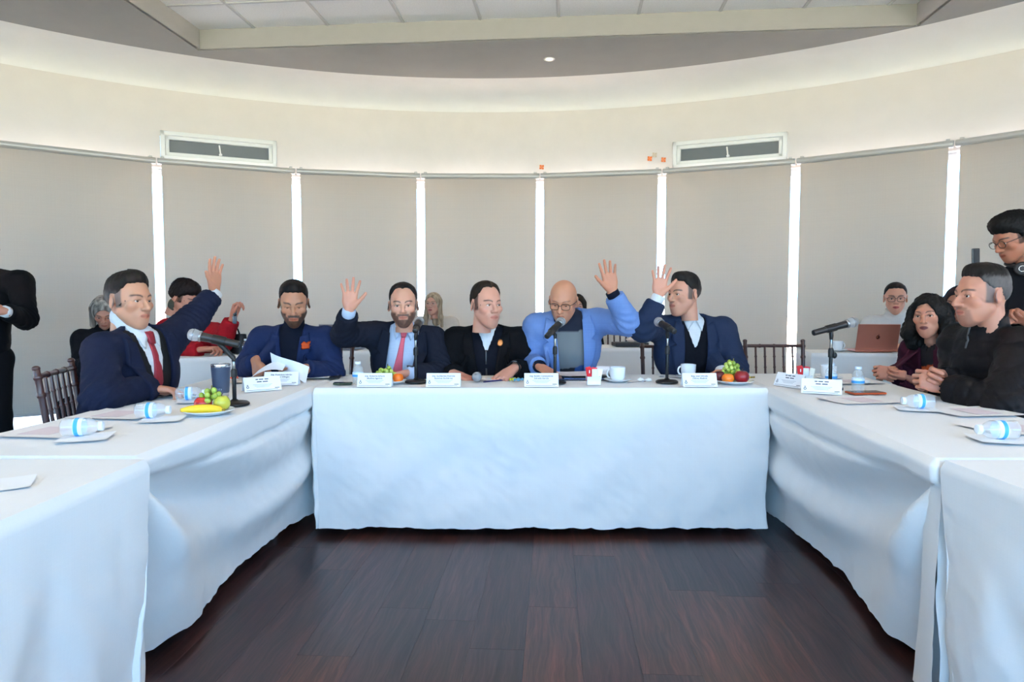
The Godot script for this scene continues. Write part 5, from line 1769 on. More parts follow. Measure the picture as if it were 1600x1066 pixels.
func sheet_mesh(w: float, h: float, curl: float, seed_: int) -> ArrayMesh:
	var mb := MB.new()
	var fn := func(u: float, v: float) -> float: return 0.002 + curl * (pow(absf(u - 0.5) * 2.0, 3.0) * 0.5 + pow(absf(v - 0.5) * 2.0, 3.0) * (0.6 if v > 0.5 else 0.2)) + 0.0012 * noise.get_noise_2d(u * 90 + seed_ * 50, v * 90)
	mb.surf(10, 10, func(u, v): return V((u - 0.5) * w, maxf(fn.call(u, v), 0.0015), (0.5 - v) * h))
	mb.surf(10, 10, func(u, v): return V((0.5 - u) * w, maxf(fn.call(1.0 - u, v), 0.0015) - 0.0008, (0.5 - v) * h))
	return mb.done()

func text_part(called: String, txt: String, size: float, m: Material, parent: Node, tf: Transform3D, max_w := 1.0) -> void:
	var tm := TextMesh.new()
	tm.text = txt
	tm.font_size = 32
	tm.pixel_size = size / 32.0
	tm.depth = 0.0006
	var f := SystemFont.new()
	f.font_names = PackedStringArray(["Droid Sans"])
	f.font_weight = 700
	tm.font = f
	tm.horizontal_alignment = HORIZONTAL_ALIGNMENT_CENTER
	var o := MeshInstance3D.new()
	o.name = called
	o.mesh = tm
	o.material_override = m
	parent.add_child(o, true)
	o.transform = tf

func name_card(label: String, x: float, z: float, turn: float, l1: String, l2: String) -> void:
	var o := thing("name_card", label, "name card", V(x, TOP, z), turn, "tent name cards on the tables")
	var card := mat("card_white", rgb(240, 242, 246), 0.6)
	var ink := mat("print_ink", rgb(52, 58, 84), 0.8)
	var w := 0.172
	var hh := 0.066
	var half := 0.030
	var ang := atan2(half, hh)
	var ln := sqrt(hh * hh + half * half)
	for sg in [1.0, -1.0]:
		var mb := MB.new()
		mb.T = Transform3D(Basis(V(1, 0, 0), -sg * ang), V(0, hh, 0))
		mb.box(V(0, -ln / 2.0, 0), V(w, ln, 0.0009))
		part("card_face", mb.done(), card, o)
	var tf := Transform3D(Basis(V(1, 0, 0), -ang), V(0, hh, 0))
	var lines := mat("print_pale", rgb(150, 158, 176), 0.8)
	if l1 != "":
		text_part("name_print", l1, 0.0105, ink, o, tf * Transform3D(Basis.IDENTITY, V(0, -0.016, 0.0009)))
		text_part("name_print", l2, 0.0105, ink, o, tf * Transform3D(Basis.IDENTITY, V(0, -0.028, 0.0009)))
	else:   # print too small to read in the photograph: short dark strokes in two lines
		var st := MB.new()
		st.T = tf
		for e in [[-0.024, -0.013, 0.012], [-0.004, -0.013, 0.020], [0.021, -0.013, 0.018], [-0.014, -0.025, 0.022], [0.014, -0.025, 0.024]]: st.box(V(e[0], e[1], 0.0007), V(e[2], 0.0045, 0.0005))
		part("name_print", st.done(), ink, o)
	var mb := MB.new()
	mb.T = tf
	for k in 3: mb.box(V(0, -0.039 - k * 0.006, 0.0007), V([0.09, 0.075, 0.06][k], 0.0014, 0.0004))
	part("small_print", mb.done(), lines, o)
	mb = MB.new()
	mb.T = tf
	mb.box(V(-0.004, -0.066, 0.0007), V(0.148, 0.0016, 0.0004))
	part("rule", mb.done(), ink, o)
	mb = MB.new()
	mb.T = tf * Transform3D(Basis(V(1, 0, 0), PI / 2), V(-0.070, -0.050, 0.0006))
	mb.lathe([Vector2(0.0035, 0), Vector2(0.0036, 0.0005), Vector2(0.0060, 0.0005), Vector2(0.0062, 0)], 16)
	mb.box(V(0, 0.0003, -0.010), V(0.006, 0.0005, 0.004))
	part("emblem", mb.done(), ink, o)
	mb = MB.new()
	mb.T = tf
	mb.box(V(0.066, -0.059, 0.0007), V(0.022, 0.003, 0.0004))
	part("mark", mb.done(), ink, o)

func bottle(label: String, x: float, z: float, y := TOP, lying := false, turn := 0.0) -> void:
	var o := thing("water_bottle", label, "bottle", V(x, y, z), turn, "small water bottles")
	var tf := Transform3D.IDENTITY
	var R := 0.028
	if lying: tf = Transform3D(Basis(V(0, 0, 1), -PI / 2), V(-0.06, R + 0.0035, 0))   # cap towards local +x
	var water := mat("bottle_plastic", Color(0.92, 0.97, 1.0, 0.16), 0.06)
	water.transparency = BaseMaterial3D.TRANSPARENCY_ALPHA
	var prof := [Vector2(0, 0.004), Vector2(0.014, 0.003), Vector2(0.023, 0.0), Vector2(R - 0.001, 0.004)]
	for k in 7: prof.append(Vector2(R - (0.0016 if k % 2 == 1 else 0.0), 0.008 + k * 0.004))
	prof.append_array([Vector2(R - 0.001, 0.036), Vector2(R - 0.001, 0.062)])
	for k in 5: prof.append(Vector2(R - (0.0016 if k % 2 == 1 else 0.0), 0.064 + k * 0.003))
	prof.append_array([Vector2(R - 0.002, 0.080), Vector2(R - 0.007, 0.090), Vector2(0.014, 0.099), Vector2(0.0125, 0.102), Vector2(0.0125, 0.106)])
	var mb := MB.new()
	mb.T = tf
	mb.lathe(prof, 22)
	part("bottle_body", mb.done(), water, o)
	mb = MB.new()
	mb.T = tf
	mb.lathe([Vector2(R - 0.0006, 0.0365), Vector2(R + 0.0004, 0.037), Vector2(R + 0.0004, 0.0615), Vector2(R - 0.0006, 0.062)], 22)
	part("bottle_label", mb.done(), mat("label_white", rgb(226, 238, 250), 0.4), o)
	mb = MB.new()
	mb.T = tf
	mb.lathe([Vector2(R + 0.0005, 0.0385), Vector2(R + 0.0009, 0.039), Vector2(R + 0.0009, 0.050), Vector2(R + 0.0005, 0.0505)], 22)
	part("label_band", mb.done(), mat("label_blue", rgb(64, 160, 232), 0.4), o)
	mb = MB.new()
	mb.T = tf
	mb.lathe([Vector2(0, 0.104), Vector2(0.0145, 0.1035), Vector2(0.0150, 0.105), Vector2(0.0148, 0.115), Vector2(0.0135, 0.117), Vector2(0, 0.117)], 20)
	part("bottle_cap", mb.done(), mat("cap_white", rgb(228, 236, 244), 0.35), o)

func mic_stand(label: String, mlabel: String, x: float, z: float, pole: float, tail: Vector3, hd: Vector3, knob := false) -> void:
	var black := mat("stand_black", rgb(20, 21, 23), 0.45, 0.2)
	var o := thing("microphone_stand", label, "microphone stand", V(x, TOP, z), 0.0, "desk microphone stands")
	var mb := MB.new()
	mb.lathe([Vector2(0, 0), Vector2(0.056, 0), Vector2(0.059, 0.003), Vector2(0.058, 0.010), Vector2(0.050, 0.015), Vector2(0.016, 0.018), Vector2(0.012, 0.024), Vector2(0, 0.024)], 32)
	part("base", mb.done(), black, o)
	mb = MB.new()
	mb.tube([V(0, 0.02, 0), V(0, pole * 0.62, 0)], [0.0085], 12)
	part("pole", mb.done(), mat("pole_dark", rgb(34, 36, 38), 0.25, 0.7), o)
	mb = MB.new()
	mb.lathe([Vector2(0.0085, pole * 0.58), Vector2(0.0125, pole * 0.585), Vector2(0.0130, pole * 0.70), Vector2(0.0105, pole * 0.74), Vector2(0.0075, pole * 0.75)], 16)
	if knob: mb.ball(V(0.016, pole * 0.62, 0.004), V(0.012, 0.016, 0.010), 12, 8)
	part("clutch", mb.done(), black, o)
	mb = MB.new()
	mb.tube([V(0, pole * 0.72, 0), V(0, pole * 0.93, 0)], [0.0065], 12)
	part("pole_top", mb.done(), mat("pole_chrome", rgb(120, 122, 124), 0.2, 0.9), o)
	# clip under the microphone
	var base := V(x, TOP, z)
	var ta := tail - base
	var hb := hd - base
	var ax := (hb - ta).normalized()
	var at := ta.lerp(hb, 0.40)
	mb = MB.new()
	mb.tube([V(0, pole * 0.90, 0), V(0, pole * 0.97, 0), at - V(0, 0.012, 0)], [0.008, 0.010, 0.010], 10)
	mb.tube([at - ax * 0.028, at - ax * 0.024, at + ax * 0.024, at + ax * 0.028], [0.013, 0.0195, 0.0195, 0.013], 16)
	part("clip", mb.done(), black, o)
	microphone(mlabel, tail, hd)

func microphone(label: String, tail: Vector3, hd: Vector3) -> void:
	var o := thing("microphone", label, "microphone", tail, 0.0, "handheld microphones")
	var y := (hd - tail).normalized()
	var x := (Vector3.UP if absf(y.y) < 0.9 else Vector3.RIGHT).cross(y).normalized()
	o.transform = Transform3D(Basis(x, y, x.cross(y)), tail)
	var L := (hd - tail).length()
	var mb := MB.new()
	mb.lathe([Vector2(0, 0), Vector2(0.0125, 0), Vector2(0.0145, 0.004), Vector2(0.0165, L * 0.5), Vector2(0.0185, L * 0.70), Vector2(0.0185, L * 0.74), Vector2(0.014, L * 0.745)], 24)
	part("handle", mb.done(), mat("mic_black", rgb(24, 25, 27), 0.4), o)
	mb = MB.new()
	mb.lathe([Vector2(0.019, L * 0.735), Vector2(0.0225, L * 0.745), Vector2(0.0225, L * 0.775), Vector2(0.020, L * 0.78)], 24)
	part("ring", mb.done(), mat("mic_ring", rgb(150, 152, 156), 0.3, 0.8), o)
	var grid := mat("mic_grille", rgb(196, 198, 202), 0.35, 0.75, {"normal_enabled": true, "normal_texture": _mesh_normal(), "uv1_scale": Vector3(10, 6, 1), "normal_scale": 1.6})
	mb = MB.new()
	mb.lathe([Vector2(0.0195, L * 0.77), Vector2(0.024, L * 0.83), Vector2(0.0252, L * 0.88), Vector2(0.0235, L * 0.94), Vector2(0.018, L * 0.98), Vector2(0.009, L * 0.998), Vector2(0, L)], 24)
	part("grille", mb.done(), grid, o)
	mb = MB.new()
	mb.lathe([Vector2(0.0250, L * 0.875), Vector2(0.0260, L * 0.880), Vector2(0.0260, L * 0.892), Vector2(0.0248, L * 0.897)], 24)
	part("band", mb.done(), mat("mic_ring", rgb(150, 152, 156), 0.3, 0.8), o)

func _mesh_normal() -> Texture2D:
	if mats.has("_mesh"): return mats["_mesh"]
	var im := Image.create(64, 64, false, Image.FORMAT_RGB8)
	for y in 64:
		for x in 64:
			var t := maxf(absf(sin(x * PI / 8.0)), absf(sin(y * PI / 8.0)))
			im.set_pixel(x, y, Color(t, t, t))
	im.bump_map_to_normal_map(6.0)
	mats["_mesh"] = ImageTexture.create_from_image(im)
	return mats["_mesh"]

func fruit(called: String, label: String, at: Vector3, r: Vector3, col: Color, col2: Color, stem := true, turn := 0.0) -> void:
	var o := thing(called, label, called.replace("_", " "), at, turn)
	var mb := MB.new()
	mb.colored = true
	var fn := func(u: float, v: float) -> Vector3:
		var a := u * TAU
		var b := v * PI
		var dip := 0.16 * exp(-pow((1.0 - v) / 0.12, 2)) + 0.10 * exp(-pow(v / 0.12, 2))
		var rr := 1.0 - dip * 0.6
		return V(cos(a) * sin(b) * r.x * (1.0 + 0.02 * sin(a * 5.0)), -cos(b) * r.y * (1.0 - dip), -sin(a) * sin(b) * r.z) * rr
	for j in 15:
		for i in 21:
			var u := i / 20.0
			var v := j / 14.0
			mb.col = col.lerp(col2, clampf(0.5 + 0.9 * noise.get_noise_2d(cos(u * TAU) * 60.0 + at.x * 99, sin(u * TAU) * 60.0 + v * 30.0), 0, 1))
			mb.vert(fn.call(u, v))
	for j in 14:
		for i in 20:
			var a := j * 21 + i
			mb.quad(a, a + 1, a + 22, a + 21)
	part("flesh", mb.done(), vmat("fruit_skin", 0.3), o)
	if stem:
		mb = MB.new()
		mb.tube([V(0, r.y * 0.80, 0), V(0.002, r.y * 1.05, 0.001), V(0.005, r.y * 1.2, 0.002)], [0.0016, 0.0014, 0.002], 6)
		part("stem", mb.done(), mat("stem_brown", rgb(86, 62, 36), 0.8), o)

func banana(label: String, at: Vector3, turn: float, L := 0.17) -> void:
	var o := thing("banana", label, "banana", at, turn)
	var mb := MB.new()
	var path := []
	var rad := []
	for i in 17:
		var t := i / 16.0
		var a := (t - 0.5) * 1.5
		path.append(V(sin(a) * L * 0.68, 0.0, -(cos(a) - 1.0) * L * 0.68))
		rad.append(0.0165 * sqrt(sin(clampf(t, 0.03, 0.97) * PI)) * (1.0 if t < 0.92 else 0.6) + 0.002)
	mb.tube(path, rad, 6)
	part("flesh", mb.done(), mat("banana_peel", rgb(238, 200, 44), 0.5), o)
	mb = MB.new()
	mb.tube([path[16], path[16] + V(0.008, 0.002, 0.010), path[16] + V(0.012, 0.003, 0.018)], [0.005, 0.004, 0.005], 6)
	part("stem", mb.done(), mat("banana_stem", rgb(150, 124, 40), 0.7), o)

func grapes(label: String, at: Vector3, n: int, spread: Vector3, seed_: int) -> void:
	var o := thing("grape_bunch", label, "grapes", at)
	var r := RandomNumberGenerator.new()
	r.seed = seed_
	var ms := [mat("grape_green", rgb(168, 190, 82), 0.22, 0.0, {"subsurf_scatter_enabled": true, "subsurf_scatter_strength": 0.2}), mat("grape_lime", rgb(188, 204, 104), 0.22), mat("grape_olive", rgb(146, 166, 62), 0.22)]
	var gm := MB.new()
	gm.ball(Vector3.ZERO, V(0.0105, 0.0125, 0.0105), 12, 8)
	var mesh := gm.done()
	var put := []
	for k in n * 30:
		if put.size() >= n: break
		var q := V(r.randf_range(-1, 1), r.randf_range(0, 1), r.randf_range(-1, 1))
		if q.x * q.x + q.z * q.z + q.y * q.y > 1.0: continue
		q *= spread
		var ok := true
		for w in put:
			if w.distance_to(q) < 0.0185: ok = false
		if not ok: continue
		put.append(q)
		var g := part("grape", mesh, ms[r.randi() % 3], o)
		g.position = q
		g.rotation = V(r.randf_range(-0.8, 0.8), 0, r.randf_range(-0.8, 0.8))
	var mb := MB.new()
	mb.tube([V(0, 0.005, 0), V(0.003, spread.y * 0.7, 0), V(0.008, spread.y + 0.012, 0.004)], [0.002, 0.0018, 0.0025], 6)
	part("stalk", mb.done(), mat("stem_green", rgb(120, 112, 60), 0.8), o)

func plate(label: String, x: float, z: float, R: float) -> void:
	var o := thing("plate", label, "plate", V(x, TOP, z), 0.0, "white fruit plates")
	var mb := MB.new()
	mb.lathe([Vector2(0, 0.001), Vector2(R * 0.55, 0.0), Vector2(R * 0.60, 0.002), Vector2(R * 0.98, 0.015), Vector2(R, 0.017), Vector2(R * 0.98, 0.0185), Vector2(R * 0.62, 0.007), Vector2(0, 0.006)], 40)
	part("dish", mb.done(), mat("porcelain", rgb(236, 238, 240), 0.2), o)

func cup(label: String, x: float, z: float, y := TOP, turn := PI) -> void:
	var pc := mat("porcelain", rgb(236, 238, 240), 0.2)
	var o := thing("saucer", label.replace("coffee cup", "saucer under the coffee cup"), "saucer", V(x, y, z), 0.0, "coffee saucers")
	var mb := MB.new()
	mb.lathe([Vector2(0, 0.001), Vector2(0.042, 0.0), Vector2(0.046, 0.003), Vector2(0.072, 0.012), Vector2(0.073, 0.014), Vector2(0.071, 0.015), Vector2(0.044, 0.007), Vector2(0, 0.006)], 36)
	part("dish", mb.done(), pc, o)
	o = thing("coffee_cup", label, "cup", V(x, y + 0.0065, z), turn, "white coffee cups")
	mb = MB.new()
	mb.lathe([Vector2(0, 0.002), Vector2(0.026, 0.0), Vector2(0.030, 0.003), Vector2(0.038, 0.014), Vector2(0.0405, 0.035), Vector2(0.042, 0.070), Vector2(0.0415, 0.0715), Vector2(0.0395, 0.070), Vector2(0.037, 0.018), Vector2(0.026, 0.008), Vector2(0, 0.007)], 36)
	part("bowl", mb.done(), pc, o)
	mb = MB.new()
	var path := []
	for i in 13:
		var a := -1.25 + 2.5 * i / 12.0
		path.append(V(0.040 + 0.021 * cos(a) - 0.004, 0.037 + 0.024 * sin(a), 0))
	mb.tube(path, [0.0048], 8)
	part("handle", mb.done(), pc, o)

func phone(label: String, x: float, z: float, turn: float, col: Color, edge: Color, ln := 0.15, y := TOP) -> void:
	var o := thing("smartphone", label, "phone", V(x, y, z), turn)
	var mb := MB.new()
	mb.box(V(0, 0.006, 0), V(ln, 0.009, ln * 0.5), 0.0035)
	part("case", mb.done(), mat("phone_%s" % edge.to_html(), edge, 0.5), o)
	mb = MB.new()
	mb.box(V(0, 0.0108, 0), V(ln * 0.95, 0.001, ln * 0.46))
	part("screen", mb.done(), mat("phone_face_%s" % col.to_html(), col, 0.15), o)

func sugar_box(label: String, x: float, z: float, turn: float) -> void:
	var o := thing("sugar_holder", label, "sugar holder", V(x, TOP, z), turn)
	var pc := mat("porcelain", rgb(236, 238, 240), 0.2)
	var mb := MB.new()
	for e in [[0, 1], [0, -1], [1, 1], [1, -1]]:
		if e[0] == 0:
			var a: float = e[1]
			mb.face([V(-0.030, 0, a * 0.022), V(0.030, 0, a * 0.022), V(0.036, 0.042, a * 0.027), V(-0.036, 0.042, a * 0.027)] if a > 0 else [V(0.030, 0, a * 0.022), V(-0.030, 0, a * 0.022), V(-0.036, 0.042, a * 0.027), V(0.036, 0.042, a * 0.027)])
			mb.box(V(0, 0.021, a * 0.0225), V(0.062, 0.042, 0.004))
		else:
			mb.box(V(e[1] * 0.0325, 0.021, 0), V(0.004, 0.042, 0.046))
	mb.box(V(0, 0.003, 0), V(0.062, 0.006, 0.044))
	part("tray", mb.done(), pc, o)
	var cols := [rgb(214, 30, 40), rgb(214, 30, 40), rgb(226, 40, 48), rgb(236, 240, 246), rgb(150, 196, 236), rgb(238, 232, 214)]
	for k in 6:
		mb = MB.new()
		mb.T = Transform3D(Basis(V(0, 0, 1), 0.22 * sin(k * 2.1)) * Basis(V(1, 0, 0), 0.15 * cos(k * 1.7)), V(-0.022 + k * 0.0088, 0.006, 0.012 * sin(k * 2.6)))
		mb.box(V(0, (0.046 if k < 3 else 0.034) + 0.005 * (k % 2), 0), V(0.028, 0.072, 0.004), 0.0015)
		var pk := part("packet", mb.done(), mat("packet_%d" % k, cols[k], 0.45), o)
		if k < 3:
			mb = MB.new()
			mb.T = Transform3D(Basis(V(0, 0, 1), 0.22 * sin(k * 2.1)) * Basis(V(1, 0, 0), 0.15 * cos(k * 1.7)), V(-0.022 + k * 0.0088, 0.006, 0.012 * sin(k * 2.6)))
			mb.box(V(0, 0.062, 0.0023), V(0.005, 0.016, 0.0006))
			part("print", mb.done(), pc, pk)

func paper(label: String, x: float, z: float, turn: float, w := 0.216, h := 0.28, tint := Color(0, 0, 0), group := "sheets of paper on the tables", y := TOP, curl := 0.003) -> void:
	var o := thing("paper_sheet", label, "paper", V(x, y, z), turn, group)
	var c := rgb(236, 232, 232) if tint.r == 0.0 else tint
	part("sheet", sheet_mesh(w, h, curl, int(x * 100)), mat("paper_%s" % c.to_html(), c, 0.85), o)
	if h > 0.2:
		var mb := MB.new()
		mb.box(V(0, 0.0034, -h * 0.05), V(w * 0.62, 0.0004, h * 0.40))
		part("printed_block", mb.done(), mat("paper_print", rgb(222, 208, 214), 0.85), o)

func laptop(label: String, at: Vector3, turn: float, col: Color, mark: int) -> void:
	var o := thing("laptop", label, "laptop", at, turn, "open laptops on the back tables")
	var m := mat("laptop_%s" % col.to_html(), col, 0.35, 0.6)
	var mb := MB.new()
	mb.box(V(0, 0.008, 0), V(0.31, 0.014, 0.215), 0.005)
	part("keyboard_base", mb.done(), m, o)
	mb = MB.new()
	mb.T = Transform3D(Basis(V(1, 0, 0), 0.24), V(0, 0.014, 0.105))   # screen turned away from local +z
	mb.box(V(0, 0.105, 0), V(0.31, 0.205, 0.006), 0.003)
	var lid := part("lid", mb.done(), m, o)
	mb = MB.new()
	mb.T = Transform3D(Basis(V(1, 0, 0), 0.24), V(0, 0.014, 0.105))
	mb.box(V(0, 0.105, -0.0034), V(0.29, 0.185, 0.001))
	part("screen", mb.done(), mat("screen_dark", rgb(30, 32, 38), 0.2), lid)
	mb = MB.new()
	if mark == 0:
		mb.T = Transform3D(Basis(V(1, 0, 0), 0.24), V(-0.03, 0.014, 0.105)) * Transform3D(Basis(V(1, 0, 0), PI / 2), V(0, 0.10, 0.0031))
		mb.lathe([Vector2(0, 0.0006), Vector2(0.026, 0.0006), Vector2(0.0265, 0)], 28)
		part("round_sticker", mb.done(), mat("sticker_black", rgb(24, 24, 26), 0.5), lid)
		mb = MB.new()
		mb.T = Transform3D(Basis(V(1, 0, 0), 0.24), V(-0.03, 0.014, 0.105)) * Transform3D(Basis(V(0, 0, 1), 0.1), V(0, 0.10, 0.0040))
		mb.box(V(0, 0, 0), V(0.034, 0.009, 0.0005))
		part("sticker_band", mb.done(), mat("sticker_pale", rgb(200, 200, 200), 0.5), lid)
	else:
		mb.T = Transform3D(Basis(V(1, 0, 0), 0.24), V(0, 0.014, 0.105)) * Transform3D(Basis(V(1, 0, 0), PI / 2), V(0, 0.105, 0.0032))
		mb.T = mb.T.scaled_local(V(0.9, 1, 1))
		mb.lathe([Vector2(0, 0.0005), Vector2(0.0155, 0.0005), Vector2(0.016, 0)], 24)
		mb.box(V(0.004, 0.0003, -0.021), V(0.005, 0.0005, 0.008))
		part("emblem", mb.done(), mat("rose_dark", rgb(120, 62, 48), 0.2, 0.8), lid)

func build_props() -> void:
	# name cards
	name_card("name card before the pink tie man, left of grapes", -0.692, -3.435, 0.02, "Dip. Roberto Arturo", "Medina Aguirre")
	name_card("name card before the man in black blazer", -0.345, -3.435, 0.0, "Dip. Guillermo Patricio", "Ramírez Gutiérrez")
	name_card("name card before the bald man, left of sugar packets", 0.148, -3.435, 0.0, "Ing. Rubén Constantino", "Estrada García")
	name_card("name card beside the large fruit plate", 0.945, -3.435, 0.0, "Reg. José Alfredo", "Chávez Madrid")
	name_card("upright name card before the man reading papers", -1.185, -3.50, 0.08, "Dip. Francisco Adrián", "Sánchez Villegas")
	name_card("slanted name card in front, beside the tumbler", -1.205, -3.27, 0.62, "", "")
	name_card("name card seen edge-on beside red sugar packets at right", 1.405, -3.42, -1.12, "", "")
	name_card("name card on the right table before microphone stand", 1.445, -3.17, -0.45, "", "")
	# bottles
	bottle("upright water bottle left of the green phone", -0.800, -3.53)
	bottle("upright water bottle behind the orange phone on right table", 1.655, -3.25)
	bottle("upright water bottle beside the right microphone stand", 1.62, -3.45)
	bottle("water bottle on back table by the black bag", -2.08, -5.33, 0.775)
	bottle("nearest lying water bottle on the left table", -1.355, -2.14, TOP, true, 0.25)
	bottle("lying water bottle in the middle of left table", -1.305, -2.47, TOP, true, 0.15)
	bottle("lying water bottle behind the left fruit plate", -1.385, -2.93, TOP, true, 0.3)
	bottle("lying water bottle before the clasped hands at right", 1.612, -2.70, TOP, true, PI - 0.15)
	bottle("nearest lying water bottle on the right table", 1.495, -2.09, TOP, true, PI - 0.1)
	# napkins and papers
	var nap := rgb(240, 240, 242)
	paper("white napkin under nearest lying bottle at left", -1.33, -2.11, 0.3, 0.14, 0.13, nap, "paper napkins", TOP, 0.005)
	paper("white napkin under the lying bottle mid left table", -1.26, -2.44, 0.2, 0.14, 0.12, nap, "paper napkins", TOP, 0.005)
	paper("white napkin under lying bottle behind left fruit plate", -1.36, -2.90, 0.4, 0.13, 0.12, nap, "paper napkins", TOP, 0.005)
	paper("white napkin under lying bottle before clasped hands", 1.60, -2.68, -0.3, 0.15, 0.13, nap, "paper napkins", TOP, 0.005)
	paper("white napkin under nearest lying bottle at right", 1.50, -2.08, -0.2, 0.15, 0.13, nap, "paper napkins", TOP, 0.005)
	paper("white napkin at the left picture edge", -1.18, -1.56, 0.5, 0.12, 0.12, nap, "paper napkins", TOP, 0.005)
	paper("printed sheet left of nearest bottle on left table", -1.505, -2.22, 1.45)
	paper("printed sheet left of the middle bottle on left table", -1.48, -2.56, 1.45)
	paper("printed sheet under the black phone on left table", -1.50, -3.12, 1.5)
	paper("printed sheet before the orange phone on right table", 1.50, -2.93, -1.4)
	paper("printed sheet under quilted jacket sleeve on right table", 1.78, -2.62, -1.45)
	paper("printed sheet beside nearest bottle on right table", 1.69, -2.27, -1.4)
	paper("printed sheet under the coffee things on right table", 1.80, -3.62, -1.4)
	paper("small white sheet under the lying silver microphone", -0.14, -3.72, 0.2, 0.15, 0.11)
	paper("note sheet held under left hand of black blazer man", -0.06, -3.76, -0.3, 0.14, 0.10, rgb(226, 234, 246))
	paper("pinkish sheet on top of folders before bald man", 0.37, -3.80, 0.25, 0.26, 0.19, rgb(226, 214, 212), "sheets of paper on the tables", TOP + 0.018, 0.012)
	paper("loose sheet beside wallet before the reading man", -1.45, -3.62, 0.3, 0.2, 0.14, rgb(228, 214, 202))
	# folders under the bald man's papers
	for k in 3:
		var o := thing("document_folder", ["dark blue folder at bottom of the bald man's stack", "pale blue folder in the bald man's stack", "black folder at right of the bald man's stack"][k], "folder", V(0.40 + k * 0.03, TOP + 0.001 + k * 0.0045, -3.815), 0.1 * (k - 1), "folders before the bald man")
		var mb := MB.new()
		mb.box(V(0, 0.002, 0), V(0.31 - k * 0.02, 0.004, 0.22), 0.001)
		part("cover", mb.done(), mat("folder_%d" % k, [rgb(44, 62, 104), rgb(108, 134, 178), rgb(30, 32, 40)][k], 0.5), o)
	var rp := thing("rolled_paper", "curled white sheet at right of the bald man's stack", "paper", V(0.53, TOP + 0.016, -3.77), -0.3)
	var mb := MB.new()
	mb.surf(12, 6, func(u, v): return V((v - 0.5) * 0.12, 0.028 - 0.026 * cos(u * 4.2), 0.028 * sin(u * 4.2)))
	mb.surf(12, 6, func(u, v): return V((0.5 - v) * 0.12, 0.028 - 0.025 * cos(u * 4.2), 0.027 * sin(u * 4.2)))
	part("sheet", mb.done(), mat("paper_white", rgb(238, 234, 234), 0.85), rp)
	# papers in the hands of the reading man: a sheet bent back and a second one
	for k in 2:
		var o := thing("held_paper", ["large white sheet bent over the reading man's hand", "bluish white sheet held lower by the reading man"][k], "paper", V(-1.255, 0.80, -3.72), 0.0)
		mb = MB.new()
		var fn: Callable
		if k == 0:
			fn = func(u: float, v: float) -> Vector3:
				var a := (u - 0.35) * 1.5
				return V(-0.055 + u * 0.21, 0.125 - u * 0.115 - v * 0.085 + 0.02 * sin(a * 2.0), 0.03 + 0.05 * sin(u * PI) * (1.0 - v) - v * 0.03 + v * u * 0.10)
		else:
			fn = func(u: float, v: float) -> Vector3:
				return V(-0.125 + u * 0.165, 0.008 + 0.055 * sin(u * 1.9) - v * 0.042 * (0.6 + u * 0.4), 0.02 + v * 0.10 + 0.02 * sin(u * PI))
		mb.surf(14, 10, fn)
		mb.surf(14, 10, func(u, v): return fn.call(1.0 - u, v) + V(0, -0.0006, -0.0008))
		part("sheet", mb.done(), mat("paper_cool", rgb(234, 236, 242), 0.8), o)
	# microphones and stands
	mic_stand("microphone stand beside the navy tumbler", "microphone pointing left at the navy suit man", -1.145, -2.80, 0.20, V(-1.120, 1.005, -2.80), V(-1.312, 1.052, -2.76))
	mic_stand("microphone stand before the man with pink tie", "microphone before the pink tie seen from its tail", -0.505, -3.575, 0.25, V(-0.497, 1.030, -3.50), V(-0.495, 1.085, -3.675))
	mic_stand("microphone stand behind the bald man's name card", "microphone slanting up toward the bald man", 0.225, -3.56, 0.26, V(0.178, 1.000, -3.52), V(0.272, 1.085, -3.66))
	mic_stand("microphone stand before the man in blue blazer", "microphone before the dark V-neck sweater", 0.815, -3.575, 0.26, V(0.835, 1.028, -3.50), V(0.775, 1.080, -3.66))
	mic_stand("microphone stand on the right table by sugar packets", "microphone pointing right at the burgundy coat", 1.545, -3.30, 0.27, V(1.452, 1.030, -3.29), V(1.680, 1.088, -3.32), true)
	microphone("silver microphone lying with its grille toward the camera", V(-0.185, TOP + 0.024, -3.78), V(-0.187, TOP + 0.030, -3.58))
	# tumbler
	var o := thing("tumbler", "navy insulated tumbler with steel rim on left table", "tumbler", V(-1.315, TOP, -3.07))
	mb = MB.new()
	mb.lathe([Vector2(0.0325, 0.016), Vector2(0.0345, 0.02), Vector2(0.0410, 0.128), Vector2(0.0412, 0.132), Vector2(0.040, 0.133)], 32)
	part("cup_body", mb.done(), mat("tumbler_navy", rgb(46, 62, 86), 0.45), o)
	mb = MB.new()
	mb.lathe([Vector2(0, 0.0), Vector2(0.031, 0.0), Vector2(0.0325, 0.003), Vector2(0.033, 0.0165)], 32)
	mb.lathe([Vector2(0.0405, 0.132), Vector2(0.0415, 0.136), Vector2(0.0415, 0.146), Vector2(0.039, 0.147), Vector2(0.038, 0.136)], 32)
	part("steel_rim", mb.done(), mat("steel_bright", rgb(200, 202, 206), 0.2, 0.9), o)
	mb = MB.new()
	mb.lathe([Vector2(0.0, 0.143), Vector2(0.039, 0.143), Vector2(0.039, 0.139)], 28)
	part("lid", mb.done(), mat("lid_grey", rgb(60, 64, 70), 0.3), o)
	mb = MB.new()
	for k in 4: mb.box(V(0.006 + (k - 1.5) * 0.007, 0.034, 0.0362), V(0.004, 0.009 - 0.002 * (k % 2), 0.001))
	part("etched_mark", mb.done(), mat("steel_bright", rgb(200, 202, 206), 0.2, 0.9), o)
	# fruit
	plate("white plate with banana and grapes on left table", -1.152, -2.575, 0.093)
	fruit("apple", "red apple behind the banana on the left plate", V(-1.185, TOP + 0.036, -2.60), V(0.033, 0.030, 0.033), lin(176, 24, 36), lin(206, 60, 48))
